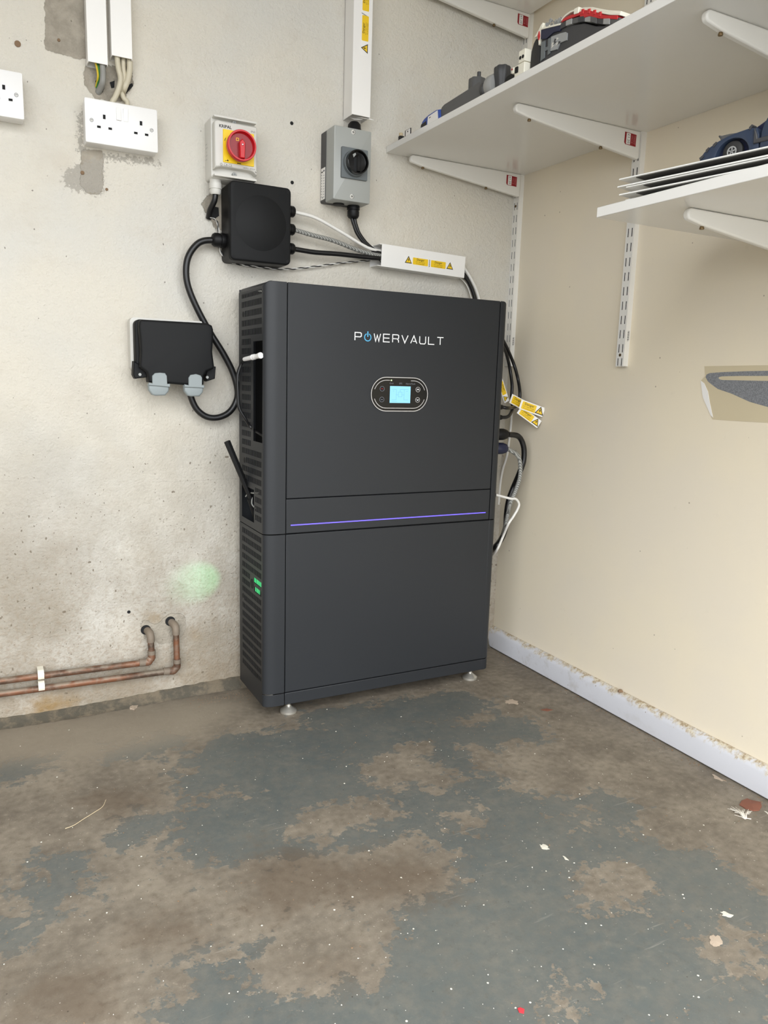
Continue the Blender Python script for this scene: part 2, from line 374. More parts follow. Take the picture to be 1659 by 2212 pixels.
class MB:
    def __init__(s): s.v = []; s.f = []; s.m = []; s.mats = []
    def mi(s, m):
        if m not in s.mats: s.mats.append(m)
        return s.mats.index(m)
    def add(s, vs, fs, m):
        b = len(s.v); s.v += [Vector(v) for v in vs]; k = s.mi(m)
        for f in fs: s.f.append([b+i for i in f]); s.m.append(k)
        return s
    def box(s, x0, x1, y0, y1, z0, z1, m):
        vs = [(x, y, z) for x in (x0, x1) for y in (y0, y1) for z in (z0, z1)]
        return s.add(vs, [(0, 1, 3, 2), (4, 6, 7, 5), (0, 4, 5, 1), (2, 3, 7, 6), (0, 2, 6, 4), (1, 5, 7, 3)], m)
    def fbox(s, pl, a0, a1, b0, b1, n0, n1, m):
        return s.prism(pl, [(a0, b0), (a1, b0), (a1, b1), (a0, b1)], n0, n1, m)
    def prism(s, pl, poly, n0, n1, m, taper=0.0, steps=1):
        """extrude a polygon from depth n0 to n1; taper shrinks the outer cap towards its centre by that many metres (rounded over steps)"""
        ar = sum(poly[i][0]*poly[(i+1) % len(poly)][1]-poly[(i+1) % len(poly)][0]*poly[i][1] for i in range(len(poly)))
        if ar < 0: poly = poly[::-1]
        n = len(poly)
        rings = [[pl.p(a, b, n0) for a, b in poly]]
        if taper:
            def inset(d):
                out = []
                for i in range(n):
                    p0 = Vector(poly[i-1]+(0,)); p1 = Vector(poly[i]+(0,)); p2 = Vector(poly[(i+1) % n]+(0,))
                    e1 = (p1-p0); e2 = (p2-p1)
                    if e1.length < 1e-9: e1 = e2
                    if e2.length < 1e-9: e2 = e1
                    n1_ = Vector((-e1.y, e1.x, 0)).normalized(); n2_ = Vector((-e2.y, e2.x, 0)).normalized()
                    b_ = n1_+n2_
                    if b_.length < 1e-6: b_ = n1_
                    b_.normalize(); out.append(p1+b_*(d/max(0.5, b_.dot(n1_))))
                return out
            for j in range(steps+1):
                t = j/steps*math.pi/2
                q = inset(taper*(1-math.cos(t))); nn = n1-taper+taper*math.sin(t)
                rings.append([pl.p(v.x, v.y, nn) for v in q])
        else: rings.append([pl.p(a, b, n1) for a, b in poly])
        vs = [v for r in rings for v in r]; fs = [tuple(range(n))[::-1]]
        for r in range(len(rings)-1):
            for i in range(n):
                fs.append((r*n+i, r*n+(i+1) % n, (r+1)*n+(i+1) % n, (r+1)*n+i))
        fs.append(tuple((len(rings)-1)*n+i for i in range(n)))
        return s.add(vs, fs, m)
    def stroke(s, pl, pts, w, n0, n1, m, closed=False):
        P = [Vector((a, b, 0)) for a, b in pts]; n = len(P); L = []; R = []
        for i in range(n):
            a = P[i-1] if (i > 0 or closed) else None; c = P[(i+1) % n] if (i < n-1 or closed) else None
            d1 = (P[i]-a).normalized() if a is not None else None; d2 = (c-P[i]).normalized() if c is not None else None
            if d1 is None: d1 = d2
            if d2 is None: d2 = d1
            q = Vector((-d1.y, d1.x, 0)); r = Vector((-d2.y, d2.x, 0)); b = q+r
            if b.length < 1e-6: b = q
            b.normalize(); k = w/2/max(0.4, b.dot(q)); L.append(P[i]+b*k); R.append(P[i]-b*k)
        vs = []
        for i in range(n):
            for q in (L[i], R[i]):
                vs.append(pl.p(q.x, q.y, n0)); vs.append(pl.p(q.x, q.y, n1))
        fs = []; rng_ = range(n if closed else n-1)
        for i in rng_:
            a = i*4; b = ((i+1) % n)*4
            fs += [(a+1, a+3, b+3, b+1), (a, b, b+2, a+2), (a, a+1, b+1, b), (a+2, b+2, b+3, a+3)]
        if not closed: fs += [(0, 2, 3, 1), ((n-1)*4, (n-1)*4+1, (n-1)*4+3, (n-1)*4+2)]
        return s.add(vs, fs, m)
    def tube(s, pts, r, m, seg=10, caps=True, rf=None):
        P = [Vector(p) for p in pts]; n = len(P); vs = []; fs = []
        t = (P[1]-P[0]).normalized(); u = t.orthogonal().normalized()
        for i in range(n):
            d = (P[min(i+1, n-1)]-P[max(i-1, 0)]).normalized()
            u = (u-d*u.dot(d)).normalized(); w = d.cross(u); rr = rf(i/(n-1)) if rf else r
            for j in range(seg):
                a = 2*math.pi*j/seg; vs.append(P[i]+u*(math.cos(a)*rr)+w*(math.sin(a)*rr))
        for i in range(n-1):
            for j in range(seg):
                fs.append((i*seg+j, i*seg+(j+1) % seg, (i+1)*seg+(j+1) % seg, (i+1)*seg+j))
        if caps: fs += [tuple(range(seg))[::-1], tuple((n-1)*seg+j for j in range(seg))]
        return s.add(vs, fs, m)
    def lathe(s, O, ax, prof, m, seg=20, ribs=0, rib=0.0):
        """prof: (distance along the axis, radius)"""
        O = Vector(O); ax = Vector(ax).normalized(); u = ax.orthogonal().normalized(); w = ax.cross(u); vs = []; fs = []
        for d, r in prof:
            for j in range(seg):
                a = 2*math.pi*j/seg; rr = r*(1+(rib if ribs and (j*ribs*2//seg) % 2 else 0))
                vs.append(O+ax*d+u*(math.cos(a)*rr)+w*(math.sin(a)*rr))
        for i in range(len(prof)-1):
            for j in range(seg): fs.append((i*seg+j, i*seg+(j+1) % seg, (i+1)*seg+(j+1) % seg, (i+1)*seg+j))
        fs += [tuple(range(seg))[::-1], tuple((len(prof)-1)*seg+j for j in range(seg))]
        return s.add(vs, fs, m)
    def build(s, name, parent=None, smooth=False, bevel=0.0, bseg=2, solid=0.0, origin=None):
        if parent is not None and origin is None: origin = Vector((0, 0, 0)); base = wloc(parent)
        elif origin is None:
            xs = [v.x for v in s.v]; ys = [v.y for v in s.v]; zs = [v.z for v in s.v]
            base = Vector(((min(xs)+max(xs))/2, (min(ys)+max(ys))/2, min(zs)))
        else: base = Vector(origin)
        me = bpy.data.meshes.new(name); me.from_pydata([v-base for v in s.v], [], s.f)
        for m in s.mats: me.materials.append(M[m])
        me.polygons.foreach_set('material_index', s.m)
        me.update()
        o = bpy.data.objects.new(name, me); COL.objects.link(o)
        if parent is not None: o.parent = parent
        else: o.location = base
        if solid: md = o.modifiers.new('thickness', 'SOLIDIFY'); md.thickness = solid; md.offset = -1
        if bevel: md = o.modifiers.new('bevel', 'BEVEL'); md.width = bevel; md.segments = bseg; md.limit_method = 'ANGLE'; md.angle_limit = math.radians(40); md.harden_normals = False
        if smooth or bevel:
            me.polygons.foreach_set('use_smooth', [True]*len(me.polygons))
            me.set_sharp_from_angle(angle=math.radians(38))
        return o

def wloc(o):
    v = Vector(o.location)
    while o.parent is not None: o = o.parent; v += o.location
    return v
def tag(o, label, cat, group=None, kind=None):
    if label: o['label'] = label
    if cat: o['category'] = cat
    if group: o['group'] = group
    if kind: o['kind'] = kind
    return o
def thing(name, loc, label, cat, group=None):
    o = bpy.data.objects.new(name, None); COL.objects.link(o); o.location = loc; o.empty_display_size = 0.05
    return tag(o, label, cat, group)

_fonts = {}
def text(pl, a, b, string, size, m, parent, name='lettering', n=0.0002, align='CENTER', bold=0.0, rot=0.0, label=None):
    cu = bpy.data.curves.new('t', 'FONT'); cu.body = string; cu.size = size; cu.align_x = align; cu.align_y = 'CENTER'
    cu.offset = bold; cu.resolution_u = 2; cu.extrude = 0.0
    tmp = bpy.data.objects.new('t', cu); COL.objects.link(tmp)
    dg = bpy.context.evaluated_depsgraph_get(); me0 = tmp.evaluated_get(dg).to_mesh()
    c, s_ = math.cos(rot), math.sin(rot)
    vs = [pl.p(a+v.co.x*c-v.co.y*s_, b+v.co.x*s_+v.co.y*c, n) for v in me0.vertices]
    fs = [tuple(p.vertices) for p in me0.polygons]
    tmp.evaluated_get(dg).to_mesh_clear()
    bpy.data.objects.remove(tmp); bpy.data.curves.remove(cu)
    mb = MB(); mb.add(vs, fs, m)
    return mb.build(name, parent)

def fields(mesh_obj, coords2, name, polys_add, polys_sub=()):
    """signed distance (metres, + inside) to painted outlines, stored per vertex"""
    P = coords2
    def sd(poly):
        q = np.array(poly); n = len(q); d = np.full(len(P), 1e9); ins = np.zeros(len(P), bool)
        for i in range(n):
            a = q[i]; b = q[(i+1) % n]; e = b-a; w = P-a
            t = np.clip((w@e)/max(1e-12, e@e), 0, 1); d = np.minimum(d, np.linalg.norm(w-t[:, None]*e, axis=1))
            c = ((a[1] > P[:, 1]) != (b[1] > P[:, 1]))
            with np.errstate(divide='ignore', invalid='ignore'):
                xi = (b[0]-a[0])*(P[:, 1]-a[1])/(b[1]-a[1]+1e-15)+a[0]
            ins ^= c & (P[:, 0] < xi)
        return np.where(ins, d, -d)
    f = np.full(len(P), -1.0)
    for p in polys_add: f = np.maximum(f, sd(p))
    for p in polys_sub: f = np.minimum(f, -sd(p))
    at = mesh_obj.data.attributes.new(name, 'FLOAT', 'POINT'); at.data.foreach_set('value', f.astype(np.float32))

def grid(name, pl, a0, a1, b0, b1, step, m, fine=None):
    def axis(lo, hi, f):
        if not f: return list(np.linspace(lo, hi, max(2, int((hi-lo)/0.25)+1)))
        out = [lo] if lo < f[0] else []
        out += list(np.linspace(f[0], f[1], int((f[1]-f[0])/step)+1))
        if hi > f[1]: out.append(hi)
        return out
    A = axis(a0, a1, fine and fine[0]); B = axis(b0, b1, fine and fine[1])
    vs = [pl.p(a, b) for b in B for a in A]; na = len(A)
    fs = [(j*na+i, j*na+i+1, (j+1)*na+i+1, (j+1)*na+i) for j in range(len(B)-1) for i in range(na-1)]
    mb = MB(); mb.add(vs, fs, m); o = mb.build(name, origin=(0, 0, 0)); o['kind'] = 'structure'
    return o, np.array([(a, b) for b in B for a in A])

# ------------------------------------------------------------------ the garage shell
XL, YD, ZC = -3.3, -1.87, 2.35
wl, cw = grid('wall_back', front(0.0), XL, 0.0, 0.0, ZC, 0.008, 'wall_left', fine=((-1.50, -0.02), (0.0, 1.62)))
fields(wl, cw, 'plaster', [
    [(-1.196, 1.565), (-1.202, 1.437), (-1.156, 1.435), (-1.12, 1.435), (-1.114, 1.602)],
    [(-1.131, 1.415), (-1.124, 1.427), (-1.031, 1.439), (-1.029, 1.403), (-1.05, 1.372), (-1.069, 1.361), (-1.109, 1.363), (-1.129, 1.384)],
    [(-1.139, 1.26), (-1.096, 1.263), (-1.099, 1.173), (-1.129, 1.171), (-1.145, 1.185), (-1.142, 1.223)],
    [(-0.8871, 1.181), (-0.8805, 1.196), (-0.8613, 1.204), (-0.8376, 1.207), (-0.8316, 1.126), (-0.8577, 1.131), (-0.8704, 1.152), (-0.8809, 1.169)],
    [(-1.046, 0.2071), (-1.029, 0.2072), (-1.01, 0.1966), (-0.9985, 0.1999), (-0.9804, 0.2177), (-0.9547, 0.2181), (-0.9379, 0.2066), (-0.936, 0.1825), (-0.9432, 0.1595), (-0.9616, 0.1452), (-1.001, 0.1435), (-1.021, 0.1606), (-1.036, 0.1685)],
], ())
fields(wl, cw, 'worn', [
    [(-1.177, 1.207), (-1.136, 1.233), (-1.094, 1.248), (-1.099, 1.173), (-1.147, 1.174), (-1.177, 1.179)],
    [(-1.143, 1.332), (-1.131, 1.334), (-1.134, 1.252), (-1.145, 1.25)],
    [(-1.094, 1.256), (-0.9823, 1.26), (-0.9776, 1.249), (-1.089, 1.245)],
], ())
fields(wl, cw, 'stain', [
    [(-1.3, 0.0207), (-1.289, 0.047), (-1.254, 0.0612), (-1.209, 0.0593), (-1.174, 0.044), (-1.17, 0.0199), (-1.211, 0.0043), (-1.281, -0.0055)],
    [(-0.9382, 0.1852), (-0.9039, 0.1748), (-0.8986, 0.1377), (-0.9333, 0.1365)],
    [(-1.026, 0.2313), (-0.9935, 0.2251), (-0.9941, 0.1982), (-1.022, 0.2016)],
])
wr, cr = grid('wall_right', Pl((0, 0, 0), (0, -1, 0), (0, 0, 1)), 0, -YD, 0, ZC, 0.1, 'wall_right')
o, _ = grid('wall_left', Pl((XL, YD, 0), (0, 1, 0), (0, 0, 1)), 0, -YD, 0, ZC, 0.1, 'dim_wall')
o, _ = grid('ceiling', Pl((0, 0, ZC), (1, 0, 0), (0, -1, 0)), XL, 0, 0, -YD, 0.1, 'ceiling')
# front wall around the open garage door
mb = MB(); mb.box(XL, XL+0.15, YD-0.1, YD, 0, ZC, 'wall_right'); mb.box(-0.10, 0.1, YD-0.1, YD, 0, ZC, 'wall_right'); mb.box(XL, 0.1, YD-0.1, YD, 2.15, ZC, 'wall_right')
mb.build('wall_front')['kind'] = 'structure'
mb = MB(); mb.box(-9, 6, -10, YD-0.1, -0.04, -0.02, 'tarmac'); mb.build('ground')['kind'] = 'structure'
fl, cf = grid('floor', flat(0), XL, 0.0, YD-0.1, 0.0, 0.01, 'floor', fine=((-1.6, 0.0), (-1.45, 0.0)))
fields(fl, cf, 'paint', [
    [(-0.9998, -0.2957), (-0.9413, -0.2447), (-0.8576, -0.2673), (-0.7687, -0.2663), (-0.6812, -0.2788), (-0.4621, -0.3348), (-0.3695, -0.4171), (-0.2752, -0.4174), (-0.2159, -0.4852), (-0.2476, -0.5746), (-0.3896, -0.5399), (-0.4223, -0.4964), (-0.4561, -0.5288), (-0.4391, -0.5928), (-0.4496, -0.6246), (-0.4597, -0.6869), (-0.4378, -0.7481), (-0.2994, -0.7927), (-0.2224, -0.8522), (-0.2525, -0.8921), (-0.3548, -0.9111), (-0.3235, -0.9794), (-0.2648, -1.029), (-0.2893, -1.112), (-0.2758, -1.143), (-0.3569, -1.233), (-0.5351, -1.357), (-1.217, -1.027), (-1.158, -0.8806), (-1.101, -0.884), (-1.02, -0.9076), (-0.9336, -0.9074), (-0.8483, -0.9369), (-0.7757, -0.9376), (-0.7138, -0.8937), (-0.6951, -0.8353), (-0.7048, -0.7569), (-0.7639, -0.7448), (-0.8708, -0.7248), (-0.9838, -0.7145), (-1.063, -0.6908), (-1.115, -0.6326), (-1.11, -0.5693), (-1.188, -0.5703), (-1.185, -0.5188), (-1.148, -0.4961), (-1.081, -0.4936), (-1.061, -0.4316), (-1.078, -0.3952), (-1.025, -0.3636)],
    [(-1.343, -0.5926), (-1.316, -0.5456), (-1.27, -0.5422), (-1.23, -0.5791), (-1.231, -0.651), (-1.253, -0.6893), (-1.296, -0.6975), (-1.336, -0.6675)],
    [(-1.378, -0.1996), (-1.335, -0.156), (-1.282, -0.1751), (-1.267, -0.2082), (-1.312, -0.2456), (-1.363, -0.2656)],
    [(-1.203, -0.2041), (-1.168, -0.1814), (-1.07, -0.2064), (-0.9889, -0.2063), (-0.9755, -0.2367), (-1.071, -0.2636), (-1.155, -0.2587)],
    [(-0.718, -0.1935), (-0.5775, -0.2115), (-0.2815, -0.2632), (-0.24, -0.329), (-0.3797, -0.4126), (-0.6998, -0.3227)],
    [(-1.389, -0.6703), (-1.347, -0.6957), (-1.336, -0.7374), (-1.361, -0.7556), (-1.389, -0.742)],
], [
    [(-0.674, -0.4758), (-0.591, -0.4566), (-0.5286, -0.4609), (-0.5501, -0.5317), (-0.5409, -0.6201), (-0.569, -0.6505), (-0.6082, -0.644), (-0.6237, -0.6159), (-0.6617, -0.6082), (-0.7104, -0.5821), (-0.7122, -0.5261)],
    [(-0.9206, -0.6287), (-0.8603, -0.6122), (-0.8199, -0.6051), (-0.7666, -0.6154), (-0.7146, -0.6499), (-0.6891, -0.6859), (-0.7205, -0.6984), (-0.7844, -0.7122), (-0.8682, -0.7187), (-0.9168, -0.6663)],
    [(-0.6635, -0.728), (-0.6214, -0.7171), (-0.5446, -0.728), (-0.5598, -0.7591), (-0.6036, -0.7687), (-0.661, -0.7487)],
    [(-0.44, -0.8394), (-0.391, -0.8283), (-0.3414, -0.8248), (-0.3896, -0.879), (-0.4374, -0.8681)],
    [(-0.5154, -0.9738), (-0.4445, -0.9801), (-0.4035, -1.013), (-0.4419, -1.059), (-0.5165, -1.054), (-0.5554, -1.024)],
    [(-0.9893, -0.4772), (-0.9428, -0.4911), (-0.9537, -0.5117), (-0.9866, -0.5003)],
    [(-0.4575, -1.154), (-0.3769, -1.171), (-0.4339, -1.245), (-0.4886, -1.228)],
    [(-0.7307, -1.147), (-0.6974, -1.155), (-0.7208, -1.177), (-0.7424, -1.171)],
    [(-1.149, -0.5437), (-1.103, -0.557), (-1.107, -0.6149), (-1.155, -0.6211)],
    [(-1.026, -0.8419), (-0.8918, -0.8828), (-0.8094, -0.9101), (-0.8513, -0.957), (-0.931, -1.025), (-1.029, -1.004), (-1.06, -0.9457)],
])
fields(fl, cf, 'brown', [
    [(-1.022, -0.6829), (-0.9286, -0.698), (-0.8383, -0.7685), (-0.7399, -0.7857), (-0.6873, -0.8666), (-0.7323, -0.9225), (-0.8274, -0.9132), (-0.9262, -0.855), (-0.9919, -0.869), (-1.045, -0.8105)],
    [(-1.026, -0.9244), (-0.9247, -0.953), (-0.9274, -1.018), (-1.01, -0.9878)],
    [(-1.201, -0.3393), (-1.091, -0.3698), (-1.095, -0.4786), (-1.187, -0.4864), (-1.264, -0.3839)],
    [(-1.373, -0.7874), (-1.286, -0.8004), (-1.226, -0.8481), (-1.252, -0.9469), (-1.375, -0.9014)],
    [(-1.224, -0.7482), (-1.108, -0.7807), (-1.101, -0.8593), (-1.2, -0.8415)],
])
fields(fl, cf, 'haze', [
    [(-1.395, -0.0129), (-1.163, -0.0249), (-0.9179, -0.0472), (-0.8285, -0.1013), (-0.9729, -0.2257), (-1.19, -0.2431), (-1.395, -0.1505)],
])

# grey painted mortar fillet between left wall and floor
mb = MB(); xs = np.linspace(-1.9, -0.02, 150); prof = []
for x in xs:
    w = 0.020+0.007*math.sin(x*9)+random.uniform(-.0015, .0015); h = 0.024+0.006*math.sin(x*7+1)+random.uniform(-.0012, .0012)
    prof.append([(x, 0.001, h), (x, -0.004, h*0.86), (x, -w*0.45, h*0.33), (x, -w, 0.0005), (x, 0.001, -0.001)])
vs = [v for p in prof for v in p]; fs = []
for i in range(len(prof)-1):
    for j in range(4): fs.append((i*5+j, (i+1)*5+j, (i+1)*5+j+1, i*5+j+1))
mb.add(vs, fs, 'kerb'); o = mb.build('trim_1', smooth=True); o['kind'] = 'structure'

# skirting board on the right wall, dusty chamfered top
mb = MB(); mb.prism(Pl((0, 0, 0), (1, 0, 0), (0, 0, 1)), [(0, 0.003), (-0.018, 0.003), (-0.018, 0.049), (-0.014, 0.057), (-0.004, 0.064), (0, 0.064)], 0.0, 2.4, 'skirt')
o = mb.build('baseboard_right', bevel=0.0012); o['kind'] = 'structure'

# drill holes and old screw in the left wall
for (x, z), r in zip([(-0.6694, 1.388), (-0.6671, 1.256), (-1.071, 0.2344)], (0.0042, 0.0042, 0.004)):
    mb = MB(); mb.prism(front(0), circ(x, z, r, 12), 0.0, 0.0006, 'dark'); mb.build('drill_hole', wl)
for (x, z), r in zip([(-1.252, 1.438), (-1.175, 1.461), (-1.139, 1.211), (-1.091, 1.184)], (0.006, 0.003, 0.004, 0.003)):
    mb = MB(); mb.lathe((x, 0, z), (0, -1, 0), [(0, r), (0.002, r), (0.003, r*0.6)], 'mud', 10); mb.build('wall_plug', wl, smooth=True)
# ------------------------------------------------------------------ battery cabinet
UX0, UX1, UYF, UYB = -0.812, -0.180, -0.230, -0.042
ZB, ZP, ZM, ZT = 0.037, 0.067, 0.4475, 0.997
SL, SR = -0.7617, -0.2045
unit = thing('battery_cabinet', (-0.496, -0.136, 0.0), 'charcoal grey home battery cabinet with lit screen, standing in the corner', 'battery cabinet')
mb = MB(); mb.box(UX0+0.040, UX1-0.012, UYF+0.012, UYB, ZB+0.006, ZT-0.01, 'dark'); core = mb.build('inner_frame', unit)
mb = MB(); mb.box(UX0+0.0015, UX1-0.001, UYB-0.001, UYB+0.002, ZB+0.002, ZT-0.004, 'unit'); mb.build('back_plate', unit)
RC = 0.016
def droop(x):
    d = max(0.0, (UX0+RC)-x, x-(UX1-RC)); return RC-math.sqrt(max(0.0, RC*RC-min(d, RC)**2))
tx = [UX0+RC-RC*math.cos(t) for t in np.linspace(0, math.pi/2, 8)]+[UX1-RC+RC*math.sin(t) for t in np.linspace(0, math.pi/2, 8)]
mb = MB(); mb.prism(front(0), [(x, ZT-droop(x)) for x in tx]+[(min(max(x, UX0+0.002), UX1-0.002), ZT-0.002-droop(x)) for x in tx[::-1]], -UYB, 0.2135, 'unit'); mb.build('top_plate', unit, smooth=True)

def side_plate(name, z0, z1, rows, cut=None, holes=()):
    """perforated steel side: rows = [(z_top, y_from, y_to)]"""
    pitch, w = 0.0076, 0.0048
    ys = [UYB, -0.2140]; slots = [-0.0655-pitch*i for i in range(19)]
    for s_ in slots: ys += [s_, s_-w]
    zs = [z0, z1]
    for r in rows: zs += [r[0], r[0]-0.0132]
    if cut:
        for c in cut: ys += [c[0], c[1]]; zs += [c[2], c[3]]
    ys = sorted(set(round(y, 5) for y in ys), reverse=True); zs = sorted(set(round(z, 5) for z in zs))
    def hole(y, z):
        if cut:
            for c in cut:
                if c[1] < y < c[0] and c[2] < z < c[3]: return True
        for zt, ya, yb in rows:
            if zt-0.0132 < z < zt:
                for s_ in slots:
                    if s_-w < y < s_ and yb < y < ya: return True
        return False
    mb = MB(); idx = {}; vs = []; fs = []
    def vid(i, j):
        if (i, j) not in idx: idx[(i, j)] = len(vs); vs.append((UX0, ys[i], zs[j]))
        return idx[(i, j)]
    for i in range(len(ys)-1):
        for j in range(len(zs)-1):
            if not hole((ys[i]+ys[i+1])/2, (zs[j]+zs[j+1])/2): fs.append((vid(i, j), vid(i+1, j), vid(i+1, j+1), vid(i, j+1)))
    mb.add(vs, fs, 'unit'); return mb.build(name, unit, solid=0.0004)
rows = []
for k_ in range(25):
    zt = 0.9840-0.0208*k_; a, b = -0.06, -0.22
    if 5 <= k_ <= 15: b = -0.135
    if k_ == 2: a = -0.085
    if k_ == 17 or k_ == 18: a = -0.06 if k_ == 17 else -0.095
    if k_ >= 21: a = -0.163
    if k_ == 16: b = -0.135
    rows.append((zt, a, b))
up_side = side_plate('side_panel', ZM+0.0008, ZT-0.0117, rows, cut=[(-0.150, -0.2139, 0.652, 0.873), (-0.062, -0.155, 0.463, 0.540)])
rows = []
for k_ in range(17):
    zt = 0.4375-0.0208*k_; a, b = -0.056, -0.22
    if k_ in (5, 6): rows.append((zt, -0.056, -0.125)); a = -0.155
    if k_ == 8: a = -0.083
    rows.append((zt, a, b))
lo_side = side_plate('side_panel', ZB+0.002, ZM-0.0012, rows)
for (y, z, r, par) in ((-0.076, 0.9356, 0.0065, up_side), (-0.084, 0.6010, 0.0065, up_side), (-0.070, 0.2660, 0.0060, lo_side), (-0.1400, 0.3140, 0.0115, lo_side)):
    mb = MB(); mb.prism(side(UX0), circ(-y, z, r, 20), 0, 0.0006, 'dark'); mb.build('fixing_hole', par)
# green status light glowing behind the slots
mb = MB(); mb.box(UX0+0.0016, UX0+0.0022, -0.206, -0.152, 0.3215, 0.3330, 'led_green'); mb.box(UX0+0.0016, UX0+0.0022, -0.192, -0.158, 0.3010, 0.3110, 'led_green'); mb.build('status_light', unit)
ld = bpy.data.lights.new('status_glow', 'SPOT'); ld.energy = 0.55; ld.color = (0.15, 1.0, 0.42); ld.spot_size = math.radians(46); ld.spot_blend = 0.8; ld.shadow_soft_size = 0.002
lo = bpy.data.objects.new('status_glow', ld); COL.objects.link(lo); lo.location = (-0.8165, -0.115, 0.31)
d = Vector((-0.9, 0.0, 0.294))-Vector(lo.location); lo.rotation_euler = d.to_track_quat('-Z', 'Y').to_euler()

def plan_strip(name, prof, z0, z1, m='unit', bev=0.001, t=0.0022):
    pts = [Vector((x, y, 0)) for x, y in prof]; inner = []
    for i, p in enumerate(pts):
        dd = (pts[min(i+1, len(pts)-1)]-pts[max(i-1, 0)]).normalized(); inner.append(p+Vector((-dd.y, dd.x, 0))*t)
    poly = [(p.x, p.y) for p in pts]+[(p.x, p.y) for p in inner[::-1]]
    mb = MB(); mb.prism(flat(0), poly, z0, z1, m)
    if z1 == ZT: mb.v = [Vector((v.x, v.y, v.z-droop(v.x))) if v.z > ZT-1e-4 else v for v in mb.v]
    return mb.build(name, unit, smooth=True, bevel=bev, bseg=2)
def corner(sgn):
    if sgn < 0: cx, a, b = UX0+0.030, 0.030, 0.016; prof = [(cx-a*math.cos(t), UYF+b-b*math.sin(t)) for t in np.linspace(0, math.pi/2, 12)]+[(SL-0.0009, UYF)]; prof = [(UX0, UYF+b+0.001)]+prof
    else: cx, a, b = UX1-0.016, 0.016, 0.014; prof = [(SR+0.0009, UYF)]+[(cx+a*math.sin(t), UYF+b-b*math.cos(t)) for t in np.linspace(0, math.pi/2, 12)]+[(UX1, UYF+b+0.012)]
    return prof
for z0, z1, nm in ((ZM+0.0009, ZT, 'corner_cover'), (ZP+0.0009, ZM-0.0012, 'corner_cover'), (ZB, ZP-0.0009, 'plinth_corner')):
    plan_strip(nm, corner(-1), z0, z1, bev=0.0012); plan_strip(nm, corner(1), z0, z1, bev=0.0012)
mb = MB(); mb.box(UX1-0.0018, UX1, -0.2030, UYB, ZB+0.002, ZM-0.0012, 'unit'); mb.build('side_panel', unit)
mb = MB(); mb.box(UX1-0.0018, UX1, -0.2030, UYB, ZM+0.0009, ZT-RC, 'unit'); mb.build('side_panel', unit)
mb = MB(); mb.box(SL+0.0009, SR-0.0009, UYF, UYF+0.006, 0.5285, ZT, 'unit'); door = mb.build('upper_front_panel', unit, bevel=0.0014)
mb = MB(); mb.box(SL+0.0009, SR-0.0009, UYF+0.0004, UYF+0.006, ZM+0.0012, 0.5267, 'unit'); band = mb.build('light_strip_panel', unit, bevel=0.0010)
mb = MB(); mb.box(SL+0.0009, -0.1985, UYF+0.0002, UYF+0.006, ZP+0.001, ZM-0.0016, 'unit'); mb.build('lower_front_panel', unit, bevel=0.0012)
mb = MB(); mb.box(SL+0.0009, -0.1985, UYF+0.0002, UYF+0.006, ZB, ZP-0.001, 'unit'); mb.build('plinth_panel', unit, bevel=0.0012)
mb = MB(); mb.box(-0.750, -0.2165, UYF-0.0003, UYF+0.001, 0.4660, 0.4684, 'led_blue'); mb.build('light_strip', band)
# lettering on the front, drawn as strokes
LP = front(UYF)
GL = {'P': [[(0, 0), (0, 1), (.78, 1), (.92, .9), (.92, .56), (.78, .46), (0, .46)]],
      'W': [[(0, 1), (.24, 0), (.48, .82), (.72, 0), (.96, 1)]],
      'E': [[(.95, 1), (0, 1), (0, 0), (.95, 0)], [(0, .5), (.9, .5)]],
      'R': [[(0, 0), (0, 1), (.78, 1), (.92, .9), (.92, .58), (.78, .48), (0.0, .48)], [(.62, .48), (.9, .3), (.92, 0)]],
      'V': [[(0, 1), (.48, 0), (.96, 1)]],
      'A': [[(0, 0), (.48, 1), (.96, 0)], [(.34, .28), (.78, .28)]],
      'U': [[(0, 1), (0, .16), (.14, 0), (.8, 0), (.94, .16), (.94, 1)]],
      'L': [[(0, 1), (0, 0), (.94, 0)]], 'T': [[(0, 1), (1, 1)], [(.5, 1), (.5, 0)]]}
lx0, lx1, lz, lh, lw = -0.6005, -0.3665, 0.8835, 0.0172, 0.0172
adv = (lx1-lx0-lw)/9
for i, ch in enumerate('PoWERVAULT'):
    x = lx0+adv*i
    mb = MB()
    if ch == 'o':
        cx = x+lw*0.47
        mb.stroke(LP, arc(cx, lz+lh*0.46, lh*0.47, 112, 428, 22), 0.0021, 0.0001, 0.0008, 'print_blue')
        mb.stroke(LP, [(cx, lz+lh*0.52), (cx, lz+lh*1.22)], 0.0026, 0.0001, 0.0008, 'print_blue')
        mb.build('power_symbol', door); continue
    for st in GL[ch]: mb.stroke(LP, [(x+a*lw, lz+b*lh) for a, b in st], 0.0020, 0.0001, 0.0008, 'print_white')
    mb.build('letter', door)
